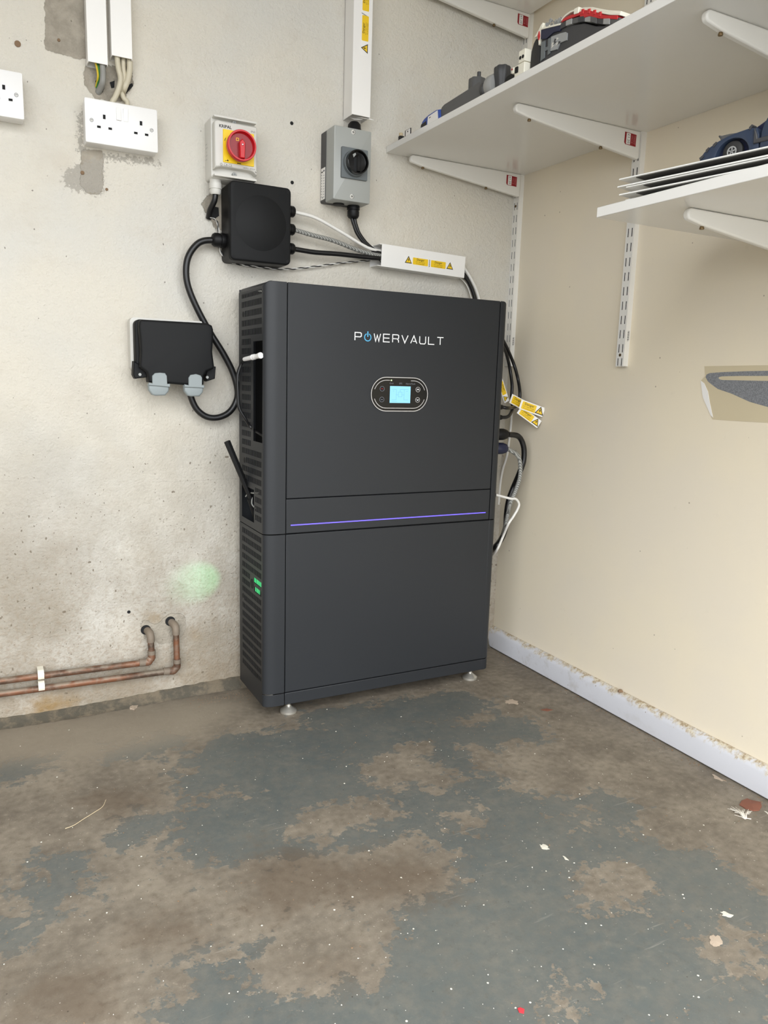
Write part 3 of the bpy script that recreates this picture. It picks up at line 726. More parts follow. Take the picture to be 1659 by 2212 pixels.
# display
dcx, dcz, dw, dh = -0.4812, 0.7645, 0.0765, 0.0400
def capsule(w, h, n=12): return [(dcx+w-h+h*math.cos(math.radians(t)), dcz+h*math.sin(math.radians(t))) for t in np.linspace(-90, 90, n)]+[(dcx-w+h+h*math.cos(math.radians(t)), dcz+h*math.sin(math.radians(t))) for t in np.linspace(90, 270, n)]
mb = MB(); mb.prism(LP, capsule(dw, dh), 0.0002, 0.0022, 'black_gloss', taper=0.0008); disp = mb.build('display', unit, smooth=True)
DP = front(UYF-0.0022)
mb = MB(); mb.stroke(DP, capsule(dw-0.0010, dh-0.0010, 20), 0.0017, 0.0, 0.0005, 'silver', closed=True); mb.build('display_rim', disp)
c1 = dw-dh; r2 = dh-0.0078
mb = MB()
mb.stroke(DP, [(dcx-c1+r2*math.cos(math.radians(t)), dcz+r2*math.sin(math.radians(t))) for t in np.linspace(160, 90, 10)]+[(dcx-0.0275, dcz+r2)], 0.0013, 0, 0.0004, 'silver')
mb.stroke(DP, [(dcx+c1+r2*math.cos(math.radians(t)), dcz+r2*math.sin(math.radians(t))) for t in np.linspace(20, 90, 10)]+[(dcx+0.0285, dcz+r2)], 0.0013, 0, 0.0004, 'silver')
mb.stroke(DP, [(dcx-c1+r2*math.cos(math.radians(t)), dcz+r2*math.sin(math.radians(t))) for t in np.linspace(200, 270, 10)]+[(dcx+c1+r2*math.cos(math.radians(t)), dcz+r2*math.sin(math.radians(t))) for t in np.linspace(270, 340, 10)], 0.0013, 0, 0.0004, 'silver')
mb.build('accent_line', disp)
sx0, sx1, sz0, sz1 = dcx-0.0268, dcx+0.0282, dcz-0.0200, dcz+0.0190
mb = MB(); mb.fbox(DP, sx0, sx1, sz0, sz1, 0.0001, 0.0004, 'screen'); scr = mb.build('screen', disp)
S2 = front(UYF-0.0026)
icon = [[(-.005, -.005), (.005, -.005), (.005, .006), (-.005, .006), (-.005, -.005)], [(-.0105, -.0005), (-.005, -.0005)], [(.005, -.0005), (.0105, -.0005)],
        [(-.022, .012), (-.0105, .012), (-.0105, -.012), (-.022, -.012)], [(.022, .012), (.0105, .012), (.0105, -.012), (.022, -.012)], [(-.020, .008), (-.016, .008)], [(.016, .008), (.020, .008)], [(-.022, -.016), (-.008, -.016)], [(.0, .006), (0, .012), (.0105, .012)]]
mb = MB()
for s_ in icon: mb.stroke(S2, [(dcx+0.0006+a, dcz-0.0006+b) for a, b in s_], 0.0006, 0.0, 0.0001, 'screen_ink')
mb.build('screen_icon', disp)
mb = MB(); mb.prism(DP, circ(dcx-0.0238, dcz+r2-0.0001, 0.0015, 12), 0, 0.0005, 'led_pale'); mb.build('indicator_light', disp)
for s_, a in (('Grid', -0.0235), ('EPS', 0.0012), ('Alarm/Fault', 0.0275)): text(DP, dcx+a, dcz+0.0250, s_, 0.0056, 'ink_grey', disp)
for bx, bz, kind in ((-0.0476, 0.0122, 'r'), (-0.0476, -0.0125, 'g'), (0.0484, 0.0122, 'u'), (0.0484, -0.0122, 'd')):
    mb = MB(); mb.prism(DP, circ(dcx+bx, dcz+bz, 0.0050, 18), 0, 0.0004, 'black'); bt = mb.build('button', disp)
    mb = MB(); mb.stroke(DP, circ(dcx+bx, dcz+bz, 0.0057, 20), 0.0009, 0.0, 0.0007, 'ink_grey' if kind in 'rg' else 'silver', closed=True)
    q = 1 if kind == 'u' else -1
    if kind in 'ud': mb.stroke(DP, [(dcx+bx-0.0026, dcz+bz-0.0012*q), (dcx+bx, dcz+bz+0.0014*q), (dcx+bx+0.0026, dcz+bz-0.0012*q)], 0.0014, 0, 0.0007, 'print_white')
    else: mb.stroke(DP, [(dcx+bx-0.0024, dcz+bz), (dcx+bx+0.0024, dcz+bz)], 0.0016, 0, 0.0007, 'dark_red' if kind == 'r' else 'ink_grey')
    mb.build('button_mark', bt)
# levelling feet
for x, y in ((-0.7385, -0.194), (-0.2145, -0.194), (-0.7385, -0.075), (-0.2145, -0.075)):
    mb = MB(); mb.lathe((x, y, 0.0), (0, 0, 1), [(0, 0.0188), (0.0015, 0.0200), (0.0068, 0.0200), (0.0080, 0.0185), (0.0135, 0.0115), (0.0170, 0.0070), (0.020, 0.0062)], 'steel', 28); ft = mb.build('levelling_foot', unit, smooth=True)
    mb = MB(); mb.lathe((x, y, 0.0195), (0, 0, 1), [(0, 0.0055), (0.004, 0.0055)], 'steel', 6); mb.lathe((x, y, 0.0195), (0, 0, 1), [(0, 0.0036), (0.026, 0.0036)], 'steel', 10); mb.build('threaded_stud', ft, smooth=True)
# aerial standing in the lower cut-out, white plug with its lead
mb = MB(); mb.tube([(-0.7925, -0.1010, 0.468), (-0.806, -0.1010, 0.510)], 0.005, 'black', 10)
mb.tube([(-0.800, -0.1010, 0.508), (-0.8580, -0.0985, 0.6470)], 0.006, 'black', 8, rf=lambda t: 0.0066+0.0010*t); mb.build('aerial', unit, smooth=True)
mb = MB(); mb.tube(spline([(-0.806, -0.073, 0.512), (-0.804, -0.09, 0.523), (-0.802, -0.12, 0.527), (-0.795, -0.14, 0.530)]), 0.0016, 'iso_mid', 6); mb.tube(spline([(-0.80, -0.105, 0.515), (-0.803, -0.112, 0.50), (-0.797, -0.12, 0.490)]), 0.0015, 'iso_mid', 6); mb.tube([(-0.774, -0.1010, 0.4720), (-0.795, -0.1010, 0.4690)], 0.0045, 'black', 8); mb.build('tie_wire', unit, smooth=True)
PB = (-0.8160, -0.222, 0.842); PT = (-0.8330, -0.150, 0.8330)
mb = MB(); dv = (Vector(PB)-Vector(PT)).normalized()
mb.lathe(PT, dv, [(0, 0.0042), (0.004, 0.0046), (0.034, 0.0052), (0.0345, 0.0062), (0.038, 0.0062), (0.0385, 0.0050), (0.042, 0.0050), (0.0425, 0.0062), (0.046, 0.0062), (0.048, 0.0052), (0.056, 0.0052), (0.066, 0.0066), (0.0700, 0.0066)], 'white_plastic', 16)
plug = mb.build('sensor_plug', unit, smooth=True)
lead = [PT]+[(a, -0.135, b) for a, b in [(-0.8351, 0.8231), (-0.8437, 0.7984), (-0.8438, 0.7626), (-0.8407, 0.7265), (-0.8257, 0.7006), (-0.8116, 0.6796)]]+[(-0.800, -0.165, 0.668), (-0.786, -0.178, 0.655)]
mb = MB(); mb.tube(spline(lead), 0.0034, 'rubber', 8); mb.build('plug_lead', unit, smooth=True)
mb = MB(); mb.box(-0.7735, -0.771, -0.213, -0.203, 0.70, 0.78, 'iso_dark'); mb.build('terminal_block', unit)

# connectors on the right flank
def gland(name, O, ax, m, k=1.0, parent=None, L=1.0):
    mb = MB(); mb.lathe(O, ax, [(0, 0.0125*k), (0.003*L, 0.0135*k), (0.011*L, 0.0135*k), (0.012*L, 0.0115*k), (0.0135*L, 0.0115*k), (0.0145*L, 0.0128*k), (0.026*L, 0.0125*k), (0.031*L, 0.0100*k), (0.033*L, 0.0065*k)], m, 24, ribs=12, rib=0.04)
    return mb.build(name, parent, smooth=True)
gland('cable_gland', (UX1, -0.165, 0.663), (1, 0, 0), 'black', 1.18, unit, L=2.05)
gland('cable_gland', (UX1, -0.165, 0.6255), (1, 0, 0), 'navy', 1.18, unit, L=2.05)['label'] = 'navy blue cable gland'
gland('cable_gland', (UX1, -0.165, 0.5010), (1, 0, 0), 'black', 0.86, unit, L=1.15)
for z in (0.735, 0.708):
    mb = MB(); mb.lathe((UX1, -0.165, z), (1, 0, 0), [(0, 0.008), (0.020, 0.008), (0.021, 0.0065), (0.034, 0.0065), (0.035, 0.008), (0.045, 0.006)], 'black', 12); mb.build('plug_connector', unit, smooth=True)

# ------------------------------------------------------------------ cables
def cable(name, pts, r, m, label, group=None, seg=12, n=10):
    mb = MB(); mb.tube(spline(pts, n), r, m, seg); o = mb.build(name, smooth=True); return tag(o, label, 'cable', group)
def bp(y, L): return [(a, y, b) for a, b in L]
# right flank
cable('cable', [(-0.112, -0.165, 0.663)]+bp(-0.150, [(-0.0638, 0.6554), (-0.0444, 0.6274), (-0.0415, 0.5891), (-0.0532, 0.5548)])+bp(-0.125, [(-0.0503, 0.5152), (-0.0651, 0.4766), (-0.0703, 0.4375)])+bp(-0.09, [(-0.0443, 0.3896), (-0.0552, 0.3592), (-0.0763, 0.335)])+bp(-0.025, [(-0.0569, 0.2946), (-0.0746, 0.261)]), 0.0075, 'rubber', 'thick black cable curving down from the black gland on the cabinet right side')
cable('cable', [(-0.112, -0.165, 0.6255)]+bp(-0.168, [(-0.0753, 0.6044), (-0.0651, 0.5726), (-0.0659, 0.5409), (-0.0775, 0.5069), (-0.091, 0.4781)])+bp(-0.150, [(-0.0844, 0.4426), (-0.09, 0.4104)])+bp(-0.06, [(-0.0392, 0.3493)])+bp(-0.02, [(-0.0566, 0.2934)]), 0.0056, 'braid', 'grey braided cable curving down from the navy gland on the cabinet right side')
cable('cable', [(-0.142, -0.165, 0.5010)]+bp(-0.175, [(-0.0986, 0.4898), (-0.0798, 0.4876), (-0.0678, 0.4742), (-0.0714, 0.459), (-0.0855, 0.4379), (-0.0998, 0.4195)])+bp(-0.15, [(-0.0972, 0.3782), (-0.1166, 0.3404)])+bp(-0.03, [(-0.0625, 0.2751)]), 0.0034, 'white_cable', 'thin white cable looping from the lowest gland on the cabinet right side')
cable('cable', bp(-0.03, [(-0.0538, 0.9284)])+bp(-0.07, [(-0.0549, 0.8857)])+bp(-0.10, [(-0.054, 0.8454), (-0.0386, 0.8082)])+bp(-0.12, [(-0.045, 0.7733), (-0.0462, 0.7481), (-0.0563, 0.7354)])+[(-0.115, -0.165, 0.733), (-0.135, -0.165, 0.735)], 0.0045, 'rubber', 'rightmost slim black cable, bowed out beside the cabinet to the hanging warning tags', n=8)
cable('cable', bp(-0.03, [(-0.0545, 0.9157)])+bp(-0.08, [(-0.0679, 0.8762)])+bp(-0.11, [(-0.0746, 0.8323), (-0.0655, 0.7927), (-0.0645, 0.7576), (-0.0596, 0.7324)])+[(-0.100, -0.155, 0.716), (-0.118, -0.165, 0.709), (-0.135, -0.165, 0.708)], 0.0045, 'rubber', 'inner slim black cable close to the cabinet edge above the warning tags', n=8)
cable('cable', [(-0.006, a, b) for a, b in [(-0.0374, 0.7229), (-0.0369, 0.6832), (-0.0325, 0.6361), (-0.0259, 0.5884), (-0.0096, 0.5457), (-0.0005, 0.4963), (0.0012, 0.4403)]], 0.0034, 'white_cable', 'thin white cable running straight down the corner behind the cabinet glands')

def warn_tri(mb, pl, cx, cz, h, rot=0.0, n=0.0):
    def T(pts): return [(cx+a*math.cos(rot)-b*math.sin(rot), cz+a*math.sin(rot)+b*math.cos(rot)) for a, b in pts]
    w = h*0.58
    mb.prism(pl, T([(-w, -h*0.42), (w, -h*0.42), (0, h*0.58)]), n, n+0.00015, 'ink')
    mb.prism(pl, T([(-w*0.72, -h*0.42+h*0.1), (w*0.72, -h*0.42+h*0.1), (0, h*0.58-h*0.2)]), n, n+0.0003, 'label_yellow')
    mb.prism(pl, T([(0.05*h, 0.25*h), (-0.14*h, -0.02*h), (0.0, -0.02*h), (-0.07*h, -0.24*h), (0.15*h, 0.06*h), (0.03*h, 0.06*h), (0.12*h, 0.23*h)]), n, n+0.00045, 'ink')
def danger(pl, cx, cz, w, parent, tri=1, rot=0.0, h=None, backing=True):
    """white sticker with a yellow Danger panel and a warning triangle; w = overall width"""
    h = h or w*0.36
    def T(pts): return [(cx+a*math.cos(rot)-b*math.sin(rot), cz+a*math.sin(rot)+b*math.cos(rot)) for a, b in pts]
    mb = MB(); mb.prism(pl, T(rrect(-w/2, w/2, -h/2, h/2, h*0.08, 2)), 0.0, 0.0002, 'label_white')
    a0, a1 = (-w/2+0.02*w, w*0.14) if tri > 0 else (-w*0.14, w/2-0.02*w)
    mb.prism(pl, T(rrect(a0, a1, -h*0.40, h*0.40, h*0.08, 2)), 0.0002, 0.0004, 'label_yellow')
    q = Pl(pl.p(0, 0, 0.0004), pl.R, pl.U)
    tc = T([(w*0.32*tri, 0)])[0]; warn_tri(mb, q, tc[0], tc[1], h*0.84, rot)
    st = mb.build('warning_label', parent)
    m = (a0+a1)/2
    for s_, b, sz in (('Danger', 0.20*h, 0.36*h), ('D.C. Cable remains', -0.07*h, 0.155*h), ('live during daylight', -0.26*h, 0.155*h)):
        p = T([(m, b)])[0]; text(q, p[0], p[1], s_, sz, 'ink', st, rot=rot, bold=0.00008 if b > 0 else 0.0, n=0.0001)
    return st

# flag labels wrapped on the slim cables
def flag(O, R, U, w, h, label, grp='warning tags on the slim black cables'):
    pl = Pl(O, R, U); t = thing('warning_tag', O, label, 'tag', grp)
    danger(pl, w/2, 0, w, t, tri=1, h=h)
    mb = MB(); mb.fbox(pl, -0.004, w*0.99, -h/2*0.98, h/2*0.98, -0.0006, -0.0001, 'label_white'); mb.build('backing', t)
flag((-0.0600, -0.150, 0.7420), (0.062, -0.025, -0.0215), (0.02, 0, 0.06), 0.066, 0.0260, 'upper white and yellow warning tag pointing right from the slim cables')
flag((-0.0600, -0.146, 0.7260), (0.052, -0.025, -0.0390), (0.04, 0, 0.053), 0.066, 0.0240, 'lower white and yellow warning tag pointing down to the right')
flag((-0.0800, -0.132, 0.7560), (0.065, 0.005, -0.0250), (0.02, 0, 0.055), 0.066, 0.0260, 'warning tag half hidden behind the two pointing right')
flag((-0.1120, -0.120, 0.8020), (0.034, 0.0, -0.075), (0.075, 0, 0.034), 0.060, 0.0170, 'warning tag hanging steeply against the cabinet right edge')

# ------------------------------------------------------------------ sockets
def double_socket(x0, z0, d, label, grp=None, tilt=0.0):
    """UK double switched socket on a surface box"""
    t = thing('double_socket', (x0+0.073, 0, z0), label, 'socket', grp)
    mb = MB(); mb.box(x0+0.001, x0+0.145, -(d-0.009), 0.0, z0+0.001, z0+0.085, 'white_plastic'); mb.build('back_box', t, bevel=0.002)
    mb = MB(); mb.prism(front(0), rrect(x0, x0+0.146, z0, z0+0.086, 0.003, 3), d-0.009, d, 'white_plastic', taper=0.0015, steps=2); fp = mb.build('face_plate', t, smooth=True)
    F = front(-d)
    for cx in (x0+0.0378, x0+0.1116):
        mb = MB(); mb.fbox(F, cx-0.0026, cx+0.0026, z0+0.0495, z0+0.0580, 0, 0.0003, 'dark')
        for s_ in (-1, 1): mb.fbox(F, cx+s_*0.0111-0.0036, cx+s_*0.0111+0.0036, z0+0.0305, z0+0.0350, 0, 0.0003, 'dark')
        mb.build('pin_slot', fp)
    for cx, q in ((x0+0.0665, 1), (x0+0.0805, -1)):
        mb = MB(); vs = []
        P_ = [(0.0, 0.0), (0.0245, 0.0), (0.0245, 0.0008 if q > 0 else 0.0032), (0.0, 0.0032 if q > 0 else 0.0008)]
        for a in (cx-0.0048, cx+0.0048):
            for h, n_ in P_: vs.append(F.p(a, z0+0.0515+h, n_))
        mb.add(vs, [(0, 1, 2, 3), (7, 6, 5, 4), (0, 4, 5, 1), (1, 5, 6, 2), (2, 6, 7, 3), (3, 7, 4, 0)], 'white_plastic'); mb.build('rocker_switch', fp, bevel=0.0004)
    for cx in (x0+0.0127, x0+0.1333):
        mb = MB(); mb.prism(F, circ(cx, z0+0.0435, 0.0033, 16), 0, 0.0004, 'iso_grey'); mb.stroke(F, circ(cx, z0+0.0435, 0.0034, 16), 0.0007, 0, 0.0006, 'ink_grey', closed=True); mb.stroke(F, [(cx-0.0022, z0+0.0435), (cx+0.0022, z0+0.0445)], 0.0008, 0.0003, 0.0007, 'ink_grey'); mb.build('screw', fp)
    return t
double_socket(-1.1350, 1.2637, 0.042, 'white double socket below the two cable trunkings')
double_socket(-1.3945, 1.2860, 0.042, 'white socket cut off by the left edge of the photo')

# weatherproof socket
wp = thing('weatherproof_socket', (-0.965, 0, 0.79), 'black weatherproof twin socket with grey clips on the left wall', 'socket')
mb = MB(); mb.prism(front(0), rrect(-1.0560, -0.8870, 0.8010, 0.9170, 0.010, 4), 0, 0.034, 'iso_grey'); mb.build('back_box', wp, smooth=True)
mb = MB(); mb.prism(front(0), rrect(-1.0500, -0.8850, 0.7960, 0.9120, 0.012, 5), 0.032, 0.058, 'black_matt', taper=0.004, steps=3); mb.build('cover_base', wp, smooth=True)
mb = MB(); lid = [(-1.043, 0.9074), (-1.038, 0.9106), (-0.8954, 0.9111), (-0.885, 0.9067), (-0.8819, 0.8977), (-0.8821, 0.8793), (-0.8845, 0.8484), (-0.8805, 0.8166), (-0.8827, 0.8103), (-0.8987, 0.8036), (-0.9041, 0.7941), (-0.9054, 0.7744), (-0.9337, 0.7717), (-0.985, 0.7746), (-1.027, 0.7767), (-1.028, 0.7907), (-1.031, 0.7986), (-1.045, 0.8091), (-1.044, 0.8171), (-1.042, 0.8418), (-1.043, 0.8713), (-1.045, 0.8956)]
mb.prism(front(0), lid, 0.050, 0.080, 'black_matt', taper=0.006, steps=4); mb.build('lid', wp, smooth=True)
for pts, (sx, sz) in (([(-1.054, 0.8218), (-1.029, 0.8076), (-1.026, 0.7874), (-1.052, 0.7836), (-1.056, 0.7916)], [(-1.042, 0.7931)][0]), ([(-0.8913, 0.8173), (-0.8719, 0.8158), (-0.8743, 0.7883), (-0.8938, 0.7815), (-0.8958, 0.794)], [(-0.8925, 0.7911)][0])):
    mb = MB(); mb.prism(front(0), pts, 0.035, 0.060, 'black_matt', taper=0.002); lg = mb.build('fixing_lug', wp, smooth=True)
    mb = MB(); mb.prism(front(-0.060), circ(sx, sz, 0.0032, 14), 0, 0.0012, 'iso_mid'); mb.build('screw', lg)
for c in ([(-1.02, 0.7749), (-1.02, 0.7909), (-1.014, 0.7971), (-1.003, 0.7984), (-0.9924, 0.7977), (-0.9885, 0.7918), (-0.9878, 0.7746), (-0.9818, 0.7748), (-0.9819, 0.7677), (-1.028, 0.7707), (-1.028, 0.7767)], [(-0.9409, 0.7726), (-0.9406, 0.789), (-0.9364, 0.7953), (-0.9239, 0.7977), (-0.9135, 0.7949), (-0.9104, 0.7898), (-0.9106, 0.7733), (-0.9053, 0.7734), (-0.9054, 0.7672), (-0.9502, 0.7683), (-0.9501, 0.7745)]):
    mb = MB(); mb.prism(front(0), c, 0.0805, 0.0845, 'tab_grey', taper=0.001)
    xs_ = [p[0] for p in c]; z_ = min(p[1] for p in c); a0, a1 = min(xs_), max(xs_)
    vs = []
    for n_, zz in ((0.0845, z_+0.004), (0.058, z_-0.004), (0.056, z_-0.007), (0.0830, z_-0.001)):
        vs += [(a0, -n_, zz), (a1, -n_, zz)]
    # folded lip under the clip
    mb.prism(front(0), [(a0, z_+0.006), (a0+0.001, z_-0.008), (a0+0.008, z_-0.018), (a0+0.016, z_-0.020), (a1-0.010, z_-0.019), (a1-0.002, z_-0.010), (a1, z_+0.006)], 0.066, 0.0800, 'tab_grey', taper=0.004, steps=3)
    mb.build('clip', wp, smooth=True)
cable('cable', [(-0.852, -0.03, 1.1000)]+bp(-0.03, [(-0.8894, 1.095), (-0.9105, 1.08), (-0.9265, 1.052), (-0.9302, 1.016), (-0.9224, 0.9814), (-0.9019, 0.9368), (-0.8756, 0.8916), (-0.8453, 0.8455), (-0.8233, 0.8034), (-0.8122, 0.7602), (-0.818, 0.7306), (-0.8351, 0.7085), (-0.8609, 0.6975), (-0.8874, 0.6996), (-0.909, 0.7156), (-0.9216, 0.7401), (-0.9255, 0.7655)])+[(-0.915, -0.030, 0.800)], 0.0074, 'rubber', 'thick black cable looping from the black junction box down to the weatherproof socket')

# ------------------------------------------------------------------ red rotary isolator
iso = thing('rotary_isolator', (-0.825, 0, 1.2285), 'pale grey isolator with a red rotary knob on a yellow plate', 'isolator')
mb = MB(); mb.prism(front(0), rrect(-0.8765, -0.7745, 1.2285, 1.3560, 0.006, 4), 0, 0.050, 'iso_grey', taper=0.0025, steps=2); mb.build('base', iso, smooth=True)
def scoop(x0, x1, z0, z1):
    a = [(x0, z0+0.018), (x0+0.004, z0+0.020)]
    return a
cp = [(-0.8700, 1.2460), (-0.8640, 1.2480), (-0.8580, 1.2500), (-0.7920, 1.2500), (-0.7850, 1.2480), (-0.7800, 1.2430), (-0.7765, 1.2420), (-0.7765, 1.3420), (-0.7800, 1.3440), (-0.7900, 1.3440), (-0.8560, 1.3440), (-0.8660, 1.3450), (-0.8720, 1.3420), (-0.8735, 1.3380), (-0.8735, 1.2440)]
mb = MB(); mb.prism(front(0), cp, 0.049, 0.070, 'iso_grey', taper=0.004, steps=3); mb.build('cover', iso, smooth=True)
for z0, z1 in ((1.2300, 1.2345), (1.3510, 1.3545)):
    mb = MB(); mb.prism(front(0), rrect(-0.8735, -0.7770, z0, z1, 0.0015, 3), 0.049, 0.067, 'iso_grey'); mb.build('rim', iso, smooth=True)
for cx, cz in ((-0.8255, 1.2400), (-0.8255, 1.3475)):
    mb = MB(); mb.lathe((cx, -0.050, cz), (0, -1, 0), [(0, 0.0048), (0.008, 0.0048), (0.009, 0.0040)], 'iso_mid', 14); mb.stroke(front(-0.059), [(cx-0.003, cz), (cx+0.003, cz)], 0.0009, 0, 0.0003, 'ink_grey'); mb.stroke(front(-0.059), [(cx, cz-0.003), (cx, cz+0.003)], 0.0009, 0, 0.0003, 'ink_grey'); mb.build('screw', iso, smooth=True)
mb = MB(); mb.prism(front(-0.070), rrect(-0.8550, -0.7850, 1.2590, 1.3270, 0.001, 2), 0, 0.0025, 'yellow', taper=0.0006); plt = mb.build('yellow_plate', iso)
kc = (-0.8200, 1.2925)
mb = MB(); mb.lathe((kc[0], -0.0725, kc[1]), (0, -1, 0), [(0, 0.026), (0.010, 0.026), (0.011, 0.0315), (0.0245, 0.0325), (0.0262, 0.0315), (0.0262, 0.0285), (0.0160, 0.0265), (0.0160, 0.002)], 'red', 48); kn = mb.build('knob', iso, smooth=True)
KP = front(-0.0725-0.0160)
mb = MB(); mb.prism(KP, circ(kc[0], kc[1], 0.0262, 32), 0.0001, 0.0007, 'dark_red'); mb.build('knob_face', kn)
mb = MB(); mb.prism(KP, [(kc[0]-0.0055, kc[1]-0.0268), (kc[0]+0.0055, kc[1]-0.0268), (kc[0]+0.0065, kc[1]+0.006), (kc[0], kc[1]+0.0130), (kc[0]-0.0065, kc[1]+0.006)], 0.0, 0.0125, 'red', taper=0.0015); grip = mb.build('grip', kn)
mb = MB(); mb.prism(front(-0.0725-0.0285), circ(kc[0], kc[1]+0.001, 0.0026, 14), 0, 0.0004, 'dark_red'); mb.prism(front(-0.0725-0.0285), circ(kc[0], kc[1]+0.001, 0.0013, 10), 0, 0.0006, 'silver'); mb.build('padlock_hole', kn)
mb = MB(); mb.stroke(KP, [(kc[0]-0.0105, kc[1]+0.0105), (kc[0]-0.0055, kc[1]+0.0105), (kc[0]-0.0055, kc[1]+0.0155), (kc[0]-0.0105, kc[1]+0.0155)], 0.001, 0.0007, 0.0010, 'yellow', closed=True); mb.build('window_mark', kn)
IP = front(-0.0700)
text(IP, -0.8495, 1.3325, 'KRIPAL', 0.0088, 'ink', iso, bold=0.00025)
text(IP, -0.7865, 1.3318, 'IP65', 0.0060, 'ink_grey', iso)
text(IP, -0.8440, 1.2540, 'CB CE', 0.0070, 'ink_grey', iso)
text(IP, -0.7960, 1.2535, 'UKP61-3P32A', 0.0048, 'ink_grey', iso)
mb = MB(); mb.stroke(IP, circ(-0.8590, 1.2540, 0.0024, 14), 0.0005, 0, 0.0003, 'ink_grey', closed=True); mb.stroke(IP, [(-0.8590, 1.2540), (-0.8590, 1.2560)], 0.0005, 0, 0.0003, 'ink_grey'); mb.build('approval_mark', iso)
PP = front(-0.0725)
mb = MB(); mb.stroke(PP, [(-0.8520, 1.3030), (-0.8495, 1.3090)], 0.0012, 0, 0.0003, 'ink'); mb.stroke(PP, [(-0.8515, 1.2620), (-0.8440, 1.2632)], 0.0010, 0, 0.0003, 'ink'); mb.prism(PP, [(-0.8460, 1.2655), (-0.8425, 1.2625), (-0.8465, 1.2612)], 0, 0.0003, 'ink'); mb.stroke(PP, [(-0.8240, 1.2605), (-0.8150, 1.2605)], 0.0016, 0, 0.0003, 'ink'); mb.build('position_mark', plt)
SP = side(-0.8765)
for i in range(5): text(SP, 0.012+0.0022*(i % 2), 1.305-0.008*i, ('AC 690V', 'IEC 60947', '32A', 'Ui 690V', 'AC-22A')[i], 0.0034, 'ink_grey', iso)
gl = MB(); gl.lathe((-0.8620, -0.032, 1.2290), (0, 0, -1), [(0, 0.0128), (0.007, 0.0128), (0.0075, 0.0138), (0.020, 0.0138), (0.0205, 0.0122), (0.0215, 0.0122), (0.022, 0.0130), (0.028, 0.0126), (0.032, 0.0100)], 'iso_grey', 12); gl.build('cable_gland', iso, smooth=True)
cable('cable', [(-0.8620, -0.032, 1.204), (-0.8640, -0.030, 1.185), (-0.8705, -0.016, 1.165), (-0.8710, -0.004, 1.150)], 0.0064, 'rubber', 'short black cable from the red-knob isolator into the wall hole')
mb = MB(); mb.prism(front(0), [(-0.867, 1.168), (-0.8572, 1.178), (-0.8465, 1.177), (-0.8455, 1.159), (-0.8575, 1.15), (-0.8661, 1.155)], 0.0, 0.0008, 'dark'); mb.build('wall_hole', wl)

# ------------------------------------------------------------------ black junction box
jb = thing('junction_box', (-0.767, 0, 1.053), 'square black junction box under the red-knob isolator', 'junction box')
mb = MB(); mb.prism(front(0), rrect(-0.8400, -0.6960, 1.0545, 1.2235, 0.010, 4), 0, 0.058, 'black'); mb.build('base', jb, smooth=True)
mb = MB(); mb.prism(front(0), rrect(-0.8400, -0.6960, 1.0545, 1.2250, 0.011, 6), 0.0585, 0.072, 'black_matt', taper=0.004, steps=3); ld_ = mb.build('lid', jb, smooth=True)
mb = MB(); mb.lathe((-0.768, -0.072, 1.140), (0, -1, 0), [(0, 0.060), (0.0003, 0.0595)], 'black_matt', 48); mb.build('raised_disc', ld_, smooth=True)
for x, z in ((-0.832, 1.217), (-0.704, 1.217), (-0.832, 1.0625), (-0.704, 1.0625)):
    mb = MB(); mb.lathe((x, -0.0705, z), (0, -1, 0), [(0, 0.0034), (0.0018, 0.0034)], 'black_matt', 12); mb.build('screw', ld_)
for z in (1.1820, 1.1415, 1.0980): gland('cable_gland', (-0.6960, -0.036, z), (1, 0, 0), 'black', 1.0, jb, L=0.70)
gland('cable_gland', (-0.8400, -0.030, 1.1000), (-1, 0, 0), 'black', 1.20, jb, L=0.95)

# ------------------------------------------------------------------ grey rotary isolator
gi = thing('rotary_isolator', (-0.543, 0, 1.216), 'grey isolator with a black rotary knob below the tall trunking', 'isolator')
mb = MB(); mb.prism(front(0), rrect(-0.5935, -0.4970, 1.2170, 1.3785, 0.004, 3), 0, 0.030, 'charcoal'); mb.build('base', gi, smooth=True)
mb = MB(); mb.prism(front(0), rrect(-0.5925, -0.4950, 1.2150, 1.3790, 0.003, 3), 0.030, 0.0755, 'iso_mid', taper=0.003, steps=2); mb.build('cover', gi, smooth=True)
mb = MB(); mb.prism(front(-0.0755), rrect(-0.5745, -0.5065, 1.2650, 1.3335, 0.002, 2), 0, 0.006, 'iso_dark', taper=0.0008); mb.build('knob_plate', gi, smooth=True)
kc = (-0.5415, 1.2990)
mb = MB(); mb.lathe((kc[0], -0.0815, kc[1]), (0, -1, 0), [(0, 0.030), (0.009, 0.0285), (0.0095, 0.027)], 'iso_dark', 40); mb.lathe((kc[0], -0.0905, kc[1]), (0, -1, 0), [(0, 0.0275), (0.013, 0.0268), (0.0138, 0.0258), (0.0138, 0.024), (0.0068, 0.022), (0.0068, 0.001)], 'black_gloss', 40); kb = mb.build('knob', gi, smooth=True)
KP = front(-0.0905-0.0068)
mb = MB(); mb.prism(KP, [(kc[0]-0.0045, kc[1]-0.0225), (kc[0]+0.0045, kc[1]-0.0225), (kc[0]+0.0055, kc[1]+0.010), (kc[0], kc[1]+0.0165), (kc[0]-0.0055, kc[1]+0.010)], 0, 0.0085, 'black_gloss', taper=0.001); mb.build('grip', kb)
mb = MB(); mb.prism(KP, [(kc[0]-0.0125, kc[1]+0.0155), (kc[0]-0.006, kc[1]+0.0195), (kc[0]-0.004, kc[1]+0.0165), (kc[0]-0.010, kc[1]+0.009)], 0, 0.0008, 'iso_mid'); mb.build('position_mark', kb)
